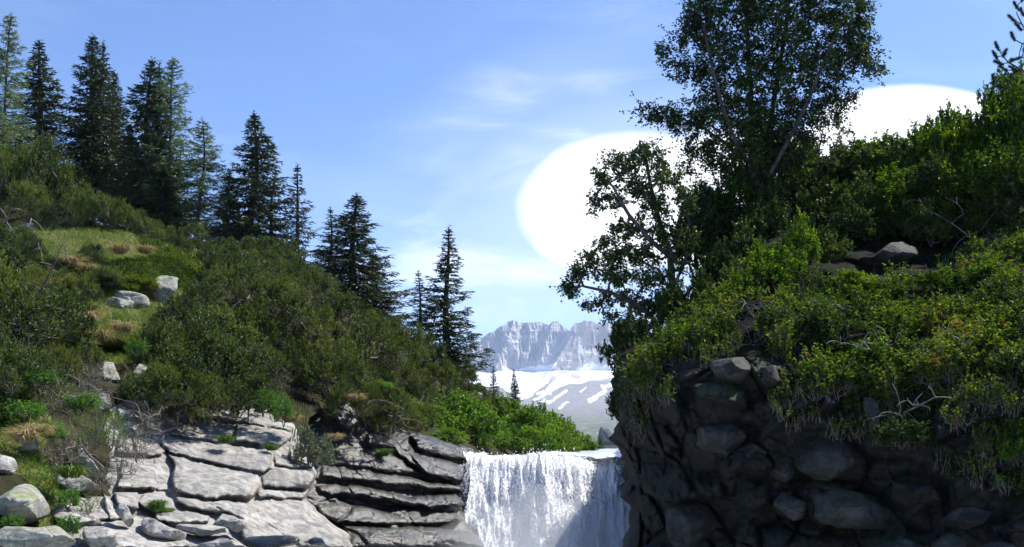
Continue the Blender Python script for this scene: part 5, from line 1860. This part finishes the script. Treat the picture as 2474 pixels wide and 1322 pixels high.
DB = 19.0
leafy_tree('birch_tree',
           [[(1838, 520, DB), (1832, 470, DB), (1822, 420, DB), (1812, 330, DB - .1), (1815, 230, DB), (1808, 120, DB), (1800, 0, DB), (1790, -150, DB)],
            [(1828, 440, DB), (1845, 380, DB + .2), (1862, 290, DB + .3), (1880, 180, DB + .2), (1900, 60, DB + .1), (1910, -80, DB)],
            [(1832, 470, DB), (1860, 420, DB - .2), (1905, 340, DB - .3), (1950, 250, DB - .4), (1990, 150, DB - .4), (2030, 60, DB - .3)],
            [(1815, 400, DB), (1780, 350, DB - .3), (1745, 260, DB - .4), (1720, 160, DB - .4), (1700, 60, DB - .3)],
            [(1812, 420, DB), (1760, 350, DB), (1700, 310, DB), (1630, 280, DB)]],
           [(1850, -160, 190, 110), (1760, -60, 140, 90), (1960, -60, 130, 80), (1740, 40, 105, 75), (1890, 40, 120, 90), (2020, 50, 90, 70), (1680, 70, 55, 60, .8), (1650, 170, 55, 45, .8), (1620, 115, 35, 40, .7),
            (1770, 160, 95, 80), (1890, 170, 100, 85), (2010, 150, 85, 70), (2085, 110, 50, 55, .8), (2110, 170, 30, 25, .8), (2075, 30, 40, 45, .8), (1565, 270, 42, 22, .9), (1610, 280, 45, 30, .9), (1655, 300, 45, 40),
            (1725, 260, 75, 60), (1800, 300, 80, 80, 1.2), (1880, 290, 80, 70, 1.1), (1980, 250, 70, 55, .9), (2040, 225, 40, 30, .6), (1695, 360, 45, 40), (1750, 380, 55, 50, 1.1),
            (1830, 390, 60, 55, 1.2), (1900, 370, 50, 50, .8), (1960, 330, 45, 40, .5), (2020, 300, 40, 40, .45), (1780, 450, 50, 35, 1), (1860, 460, 50, 38, 1.2), (1660, 420, 30, 30, .6), (1820, 520, 60, 45, 1.1), (1850, 340, 70, 60, .9)],
           DB, 16.0, 301, 30, 0.064, 0.044, M['birch'], 'bark', 'big spreading birch reaching out of the top of the picture', 'birch', 0.8, 0.0039, 0.12)
DA = 17.2
leafy_tree('alder_tree',
           [[(1612, 850, DA - .2), (1590, 800, DA - .2), (1600, 760, DA - .1), (1625, 690, DA), (1618, 610, DA), (1592, 530, DA), (1572, 450, DA), (1558, 370, DA)],
            [(1600, 800, DA - .2), (1570, 760, DA - .1), (1525, 728, DA - .2), (1470, 705, DA - .3), (1410, 692, DA - .3), (1375, 700, DA - .3)],
            [(1625, 700, DA), (1660, 620, DA + .1), (1665, 540, DA + .1), (1650, 450, DA + .1)],
            [(1618, 620, DA), (1570, 580, DA - .2), (1520, 520, DA - .3), (1480, 450, DA - .3)]],
           [(1560, 370, 45, 32, .8), (1500, 400, 45, 38, .75), (1450, 430, 28, 30, .7), (1610, 420, 45, 42, .7), (1540, 450, 50, 36, .7), (1435, 490, 20, 28, .7), (1480, 490, 40, 25, .6), (1585, 500, 50, 36, .7), (1650, 480, 34, 40, .6),
            (1520, 555, 55, 28, .8), (1470, 590, 35, 16, .7), (1600, 570, 48, 34, .8), (1450, 625, 55, 20, .9), (1540, 620, 60, 30, .9), (1400, 660, 35, 24, .9), (1375, 700, 24, 30, .9), (1480, 665, 50, 26, .9), (1570, 670, 48, 32, .8),
            (1440, 735, 40, 14, .8), (1500, 720, 50, 18, .8), (1480, 765, 32, 14, .7), (1550, 745, 40, 26, .8), (1600, 730, 30, 34, .8), (1545, 790, 35, 16, .8), (1660, 580, 30, 36, .6), (1630, 640, 26, 30, .5)],
           DA, 36, 302, 20, 0.058, 0.042, M['birch'], 'bark', 'smaller leaning tree with airy leaves reaching left over the gap', 'tree', 0.9, 0.0055, 0.085)
leafy_tree('sapling',
           [[(1965, 470, 19.6), (1972, 400, 19.6), (1985, 330, 19.6), (1995, 270, 19.6)], [(1968, 430, 19.6), (2010, 370, 19.5), (2035, 310, 19.5)], [(1968, 430, 19.6), (2050, 400, 19.5), (2090, 360, 19.5)]],
           [(1985, 300, 26, 45, .7), (2035, 330, 24, 40, .7), (2080, 370, 30, 26, .7), (1950, 370, 24, 34, .8), (2010, 390, 40, 24, .8), (2120, 385, 30, 16, .6)], 19.5, 22, 303, 9, 0.06, 0.022, M['birch'], 'bark',
           'thin sapling with narrow upright leaves before the white cloud right of the birch', 'sapling', 1.0, 0.004, 0.08)


# pine boughs at the upper right corner
def pine_boughs():
    rng = np.random.default_rng(77)
    D = 18.0
    base = P(2560, 420, D)
    stems = [[P(*q) - base for q in s] for s in (
        [(2560, 420, D), (2530, 300, D), (2505, 180, D), (2490, 60, D), (2490, -80, D)],
        [(2505, 200, D), (2470, 170, D - .2), (2435, 150, D - .3), (2415, 125, D - .3)],
        [(2492, 100, D), (2470, 60, D - .1), (2455, 30, D - .1)])]
    tips = [(2412, 118), (2425, 135), (2440, 150), (2408, 140), (2455, 170), (2430, 170), (2450, 95), (2465, 70), (2450, 50), (2458, 20), (2472, 35), (2470, 0), (2480, 90), (2475, 120), (2462, 140), (2490, 20), (2500, 60),
            (2495, 110), (2445, 190), (2470, 200), (2420, 155), (2500, 160), (2510, 0), (2510, 90), (2400, 200), (2425, 215)]
    a = np.stack([P(x, y, D + rng.uniform(-0.35, 0.2)) for x, y in tips]) - base
    p0, p1, r0, r1, td, cnt = grow(stems, a, 0.15, -0.1, 0.008, rng, 0.5)
    root = empty('pine_tree', tuple(base), 'dark pine branches with brushy tips entering the upper right corner', 'pine')
    b = Geo(); tubes(b, p0, p1, r0, r1, 5)
    link('trunk', b.mesh('trunk', M['bark']), root)
    g = Geo()
    n = len(a); k = 420
    ds = norm(td + np.array([0, 0, 0.9]) + rng.normal(size=(n, 3)) * 0.2)
    u = rng.random(n * k)
    oo = np.repeat(a, k, 0) + np.repeat(ds * 0.16, k, 0) * (u[:, None] - 0.3)
    nd = norm(np.repeat(ds, k, 0) * 1.0 + rng.normal(size=(n * k, 3)) * 0.5)
    needles(g, oo, nd, rng.uniform(0.05, 0.075, n * k), 0.009, rng)
    link('crown', g.mesh('crown', M['spruce']), root)


pine_boughs()


# ---------------------------------------------------------------- ground cover, grass, tussocks
def sprigs(geo, twig, base, rng, h, n_leaf, leaf, lw, lean=None):
    n = len(base)
    d = norm(rng.normal(size=(n, 3)) * 0.32 + np.array([-0.08, -0.25, 1.0]))
    hh = np.broadcast_to(h, (n,)) * rng.uniform(0.6, 1.3, n)
    tubes(twig, base - d * 0.05, base + d * hh[:, None], 0.0035, 0.0012, 3)
    u = rng.random(n * n_leaf) ** 0.75
    o = np.repeat(base, n_leaf, 0) + np.repeat(d * hh[:, None], n_leaf, 0) * u[:, None]
    ld = norm(np.repeat(d, n_leaf, 0) * 0.5 + rng.normal(size=(n * n_leaf, 3)) * v3(1, 1, 0.5))
    nr = norm(rng.normal(size=(n * n_leaf, 3)) * 0.55 + np.array([0, 0, 1.0]))
    leaves(geo, o, ld, leaf * rng.uniform(0.55, 1.2, n * n_leaf), lw * rng.uniform(0.7, 1.2, n * n_leaf), rng, 0.2, nr)


def in_poly_samples(poly, n, rng):
    a = np.array(poly, float)
    x0, y0 = a.min(0); x1, y1 = a.max(0)
    X = rng.uniform(x0, x1, n); Y = rng.uniform(y0, y1, n)
    _, ins = seg_dist(X, Y, poly)
    return X[ins], Y[ins]


COVER = [(1560, 850), (1640, 790), (1700, 740), (1800, 690), (1930, 690), (2040, 712), (2160, 690), (2260, 668), (2360, 610), (2474, 540), (2620, 520), (2620, 1010), (2474, 960), (2380, 905),
         (2300, 910), (2200, 960), (2080, 985), (1980, 960), (1890, 870), (1780, 815), (1700, 845), (1620, 890), (1540, 960), (1500, 900)]
COVER2 = [(1500, 900), (1780, 815), (1890, 860), (1980, 950), (2080, 980), (2200, 955), (2300, 905), (2474, 950), (2620, 1000), (2620, 1180), (2380, 1190), (2250, 1130), (2200, 1080), (2050, 1060), (1900, 1060), (1840, 960), (1760, 880), (1640, 930), (1560, 1060), (1500, 1120), (1484, 1000)]


def build_cover():
    rng = np.random.default_rng(900)
    g, t = Geo(), Geo()
    X, Y = in_poly_samples(COVER, 36000, rng)
    p = right_pt(X, Y)
    dens = fbm(v3(X / 46, Y / 26), 3, 17)
    keep = rng.random(len(X)) < np.clip(0.24 + dens * 2.6, 0.02, 1)
    p, hgt = p[keep], 0.06 + 0.34 * np.clip(dens[keep] + 0.25, 0, 1)
    sprigs(g, t, p + np.array([0, -0.05, 0]), rng, hgt, 15, 0.050, 0.027)
    # bare heath twigs between the cushions
    X, Y = in_poly_samples(COVER, 9000, rng)
    q = right_pt(X, Y)
    k2 = rng.random(len(X)) < np.clip(0.35 - fbm(v3(X / 46, Y / 26), 3, 17) * 1.2 + 0.5 * np.exp(-((X - 2110) / 110) ** 2 - ((Y - 850) / 60) ** 2), 0.05, 1)
    q = q[k2]
    dq = norm(rng.normal(size=(len(q), 3)) * 0.7 + np.array([0, -0.3, 0.7]))
    mid = q + dq * rng.uniform(0.08, 0.18, len(q))[:, None]
    tubes(t, q, mid, 0.0045, 0.003, 3)
    tubes(t, mid, mid + norm(dq + rng.normal(size=dq.shape) * 0.6) * rng.uniform(0.06, 0.2, len(q))[:, None], 0.003, 0.001, 3)
    X, Y = in_poly_samples(COVER2, 9500, rng)
    p = right_pt(X, Y)
    dens = fbm(v3(X / 70, Y / 50), 3, 27)
    keep = rng.random(len(X)) < np.clip(0.36 + dens * 1.8, 0.0, 1)
    sprigs(g, t, p[keep] + np.array([0, -0.06, 0]), rng, 0.16, 9, 0.042, 0.022)
    root = tag(link('ground_cover', g.mesh('ground_cover', M['cover'])), 'low bilberry and heath plants matted over the right bank', 'ground cover', None, 'stuff')
    tag(link('stems', t.mesh('stems', M['greytwig']), root), None, None, None, 'stuff')
    # creeping heath on the left top
    g, t = Geo(), Geo()
    for poly, n in (([(200, 640), (300, 630), (420, 620), (510, 660), (500, 700), (430, 700), (400, 690), (370, 720), (300, 715), (220, 700)], 5200),
                    ([(330, 575), (470, 600), (510, 650), (430, 690), (370, 640)], 2600), ([(100, 640), (190, 660), (200, 760), (150, 800), (100, 720)], 900),
                    ([(-60, 560), (60, 570), (100, 640), (40, 700), (-60, 680)], 1400), ([(-60, 940), (80, 960), (90, 1020), (-60, 1050)], 1300)):
        X, Y = in_poly_samples(poly, n, rng)
        sprigs(g, t, hill_pt(X, Y) + np.array([0, -0.05, 0]), rng, 0.10, 8, 0.05, 0.026)
    root = tag(link('heath', g.mesh('heath', M['cover'])), 'olive green heath cushions on top of the left rocks', 'heath', None, 'stuff')
    tag(link('stems', t.mesh('stems', M['greytwig']), root), None, None, None, 'stuff')


build_cover()


def blades(geo, base, rng, h, w, k=1, droop=0.6):
    n = len(base)
    d = norm(rng.normal(size=(n, 3)) * v3(0.45, 0.45, 0.2) + np.array([0, -0.15, 1.0]))
    hh = np.broadcast_to(h, (n,)) * rng.uniform(0.5, 1.3, n)
    s = norm(np.cross(d, rng.normal(size=(n, 3))))
    mid = base + d * (hh * 0.55)[:, None]
    out = norm(d * v3(1, 1, 0.0) + 1e-6)
    tip = mid + norm(d + out * droop + np.array([0, 0, -0.4 * droop])) * (hh * 0.5)[:, None]
    ww = np.broadcast_to(w, (n,))[:, None]
    V = np.stack([base - s * ww / 2, base + s * ww / 2, mid + s * ww * 0.35, tip, mid - s * ww * 0.35], 1)
    i = np.arange(n)[:, None] * 5
    geo.add(V, np.concatenate([i + np.array([[0, 1, 2, 4]])]))
    geo.f3.append((i + np.array([[4, 2, 3]])) + geo.n - n * 5)


def build_grass():
    rng = np.random.default_rng(910)
    g = Geo()
    for poly, n in ((GRASS_POLY, 60000), (GRASS_POLY2, 16000)):
        X, Y = in_poly_samples(poly, n, rng)
        keep = rng.random(len(X)) < np.clip(0.75 + 0.9 * fbm(v3(X / 40, Y / 22), 3, 31), 0.15, 1)
        p = hill_pt(X[keep], Y[keep])
        blades(g, p, rng, 0.14, 0.010)
    X, Y = in_poly_samples([(2250, 640), (2400, 570), (2474, 520), (2620, 500), (2620, 640), (2474, 650), (2330, 660)], 7000, rng)
    blades(g, right_pt(X, Y), rng, 0.10, 0.007)
    tag(link('grass', g.mesh('grass', M['grass'])), 'short sunny alpine grass on the left and right banks', 'grass', None, 'stuff')


build_grass()


def make_tussock(seed, mat, r=0.16, h=0.26, n=420, droop=1.3):
    rng = np.random.default_rng(seed)
    a = rng.uniform(0, 6.28, n); rr = r * np.sqrt(rng.random(n)) * 0.6
    base = v3(np.cos(a) * rr, np.sin(a) * rr, rng.uniform(-0.03, 0.03, n))
    out = v3(np.cos(a), np.sin(a), 0 * a)
    d = norm(out * rng.uniform(0.1, 0.9, n)[:, None] + np.array([0, 0, 1.0]))
    hh = h * rng.uniform(0.35, 1.25, n)
    mid = base + d * (hh * 0.5)[:, None]
    tip = mid + norm(out * droop + np.array([0, 0, -0.5]) + rng.normal(size=(n, 3)) * 0.55) * (hh * 0.75)[:, None]
    s = norm(np.cross(d, rng.normal(size=(n, 3)))) * 0.006
    V = np.stack([base - s, base + s, mid + s, tip, mid - s], 1)
    g = Geo(); i = np.arange(n)[:, None] * 5
    g.add(V, i + np.array([[0, 1, 2, 4]]))
    g.f3.append(i + np.array([[4, 2, 3]]))
    return g.mesh('grass_tussock', mat)


TUS = [make_tussock(1, M['drygrass']), make_tussock(2, M['drygrass'], 0.2, 0.3), make_tussock(3, M['grass'], 0.18, 0.22)]
GTU = 'grass tussocks on the left rocks'
for i, (k, px, py, D, s, lab) in enumerate([
        (2, 545, 1068, 20.9, 0.9, 'lone green yellow tussock rooted in the crack of the pale ledge'), (2, 655, 1086, 21.3, 0.75, 'flat yellow tussock on the step right of the lone one'),
        (0, 700, 1018, 22.2, 1.0, 'brown tussock hanging under the vivid herb clump'), (1, 243, 822, 21.4, 1.15, 'brown drooping tussock above the grey rock face'),
        (1, 295, 800, 21.9, 1.1, 'tan tussock right of the brown drooping one'), (1, 170, 640, 25.5, 1.3, 'greyish tussock on the grassy top at the left'),
        (0, 215, 775, 22.3, 1.2, 'tan tussock up left of the drooping pair'), (1, 290, 610, 27.0, 1.2, 'dull tussock in the middle of the grassy top'),
        (0, 350, 610, 27.6, 1.2, 'tan tussock near the bare patch on the grassy top'), (2, 925, 1100, 26.6, 1.1, 'tussock hanging on the dark shaded rock'),
        (0, 808, 1062, 25.2, 0.9, 'small brown tuft in the shaded corner'), (0, 862, 968, 25.6, 1.0, 'orange brown tuft on top of the dark block'),
        (0, 60, 1065, 16.0, 1.2, 'orange dry tussock at the left picture edge'), (0, 95, 1050, 16.2, 1.0, 'rust coloured dry tussock right of the orange one'),
        (1, 130, 700, 23.5, 1.2, 'pale tussock hanging over the dark hollow left'), (0, 380, 690, 26.2, 0.9, 'little brown tussock left of the upright pale rock'),
        (1, 210, 655, 25.4, 1.0, 'beige tussock beside the dark pine shrub on the top'), (2, 380, 1226, 17.0, 0.8, 'low green tuft on the lowest ledge'),
        (0, 365, 1010, 21.0, 0.9, 'dry tuft in the vertical crack beside the rock face'), (2, 170, 1150, 15.6, 1.1, 'green tussock spilling into the gully')]):
    o = link('grass_tussock', TUS[k].copy() if False else TUS[k])
    o.location = P(px, py, D); o.rotation_euler = (0, 0, i * 1.1); o.scale = (s, s, s)
    tag(o, lab, 'tussock', GTU)


# ---------------------------------------------------------------- dead wood
def dead_branch(seed, pts, D, spread, label, mat='deadwood', n=26, r=0.006):
    rng = np.random.default_rng(seed)
    base = P(*pts[0], D)
    stems = [[P(x, y, D - 0.12 * k) - base for k, (x, y) in enumerate(pts)]]
    a = []
    for _ in range(n):
        k = rng.integers(0, len(stems[0]))
        a.append(stems[0][k] + rng.normal(size=3) * spread * np.array([1, 0.6, 0.55]))
    p0, p1, r0, r1, td, cnt = grow(stems, np.array(a), 0.10, 0.1, r, rng, 0.40, 0.1)
    g = Geo(); tubes(g, p0, p1, r0, r1, 5)
    o = link('dead_branch', g.mesh('dead_branch', M[mat], True))
    o.location = base
    return tag(o, label, 'branch', 'dead branches')


dead_branch(1, [(2375, 850), (2350, 832), (2310, 820), (2300, 812)], 12.6, 0.22, 'bleached forked branch lying in front of the dark gap on the right bank', n=26, r=0.0055)
dead_branch(2, [(2160, 835), (2130, 832), (2100, 830), (2085, 825)], 12.9, 0.20, 'pale tangled twigs in the centre of the right bank', n=34, r=0.0045)
dead_branch(3, [(2030, 740), (2020, 735), (2005, 738), (1995, 745)], 14.0, 0.14, 'small white twigs under the reddish dry patch', n=20, r=0.0045)
dead_branch(4, [(1842, 800), (1830, 780), (1810, 755), (1800, 735)], 14.2, 0.16, 'red brown forked stems among the bright shrubs', 'bark', n=14, r=0.009)
dead_branch(5, [(330, 1090), (320, 1060), (335, 1030), (360, 1010)], 18.6, 0.42, 'bare grey branch in front of the left end of the ledges', 'deadwood', n=44, r=0.0045)
dead_branch(6, [(30, 590), (30, 560), (15, 535), (-10, 540)], 27.0, 0.45, 'gnarled grey roots at the left edge above the grass', 'deadwood', n=30, r=0.010)
dead_branch(7, [(60, 760), (100, 700), (130, 640), (150, 590)], 22.0, 0.40, 'dark leaning snag at the left among the pines', 'greytwig', n=26, r=0.007)
dead_branch(8, [(120, 980), (180, 960), (230, 950), (270, 945)], 18.0, 0.35, 'long bleached twigs across the left bushes', 'deadwood', n=36, r=0.004)
dead_branch(9, [(250, 1130), (215, 1100), (200, 1080), (190, 1060)], 16.4, 0.25, 'bent dead branch leaning down to the slanting boulder', 'greytwig', n=16, r=0.007)
dead_branch(10, [(2150, 1010), (2180, 1000), (2220, 980), (2260, 960)], 12.0, 0.25, 'bare roots dangling over the right cliff', 'greytwig', n=30, r=0.0045)
dead_branch(11, [(2230, 500), (2300, 540), (2340, 570), (2380, 590)], 17.0, 0.35, 'pale slanting stems inside the black hollow', 'greytwig', n=26, r=0.006)
dead_branch(12, [(560, 960), (570, 940), (600, 900), (590, 860)], 23.4, 0.5, 'bare grey twigs of the pines over the pale ledge', 'greytwig', n=60, r=0.0045)
dead_branch(13, [(940, 1060), (945, 1030), (960, 1000), (975, 990)], 26.4, 0.35, 'gnarled pine root clinging to the dark rock', 'greytwig', n=30, r=0.009)

# ------------------------------------------------------------------ the air of the valley
def build_haze():
    m, g = material('valley haze')
    v = g.new('ShaderNodeVolumePrincipled')
    v.inputs['Color'].default_value = (0.62, 0.76, 1.0, 1)
    v.inputs['Density'].default_value = 0.00007
    v.inputs['Anisotropy'].default_value = 0.3
    out = g.new('ShaderNodeOutputMaterial')
    g.t.links.new(v.outputs[0], out.inputs['Volume'])
    x0, x1, y0, y1, z0, z1 = -3200, 3200, -60, 6200, -420, 720
    V = [(x, y, z) for x in (x0, x1) for y in (y0, y1) for z in (z0, z1)]
    Fq = np.array([(0, 1, 3, 2), (4, 6, 7, 5), (0, 4, 5, 1), (2, 3, 7, 6), (0, 2, 6, 4), (1, 5, 7, 3)])
    tag(link('haze', mesh_np('haze', V, [Fq], m)), 'thin blue air filling the valley', 'haze', None, 'stuff')


build_haze()
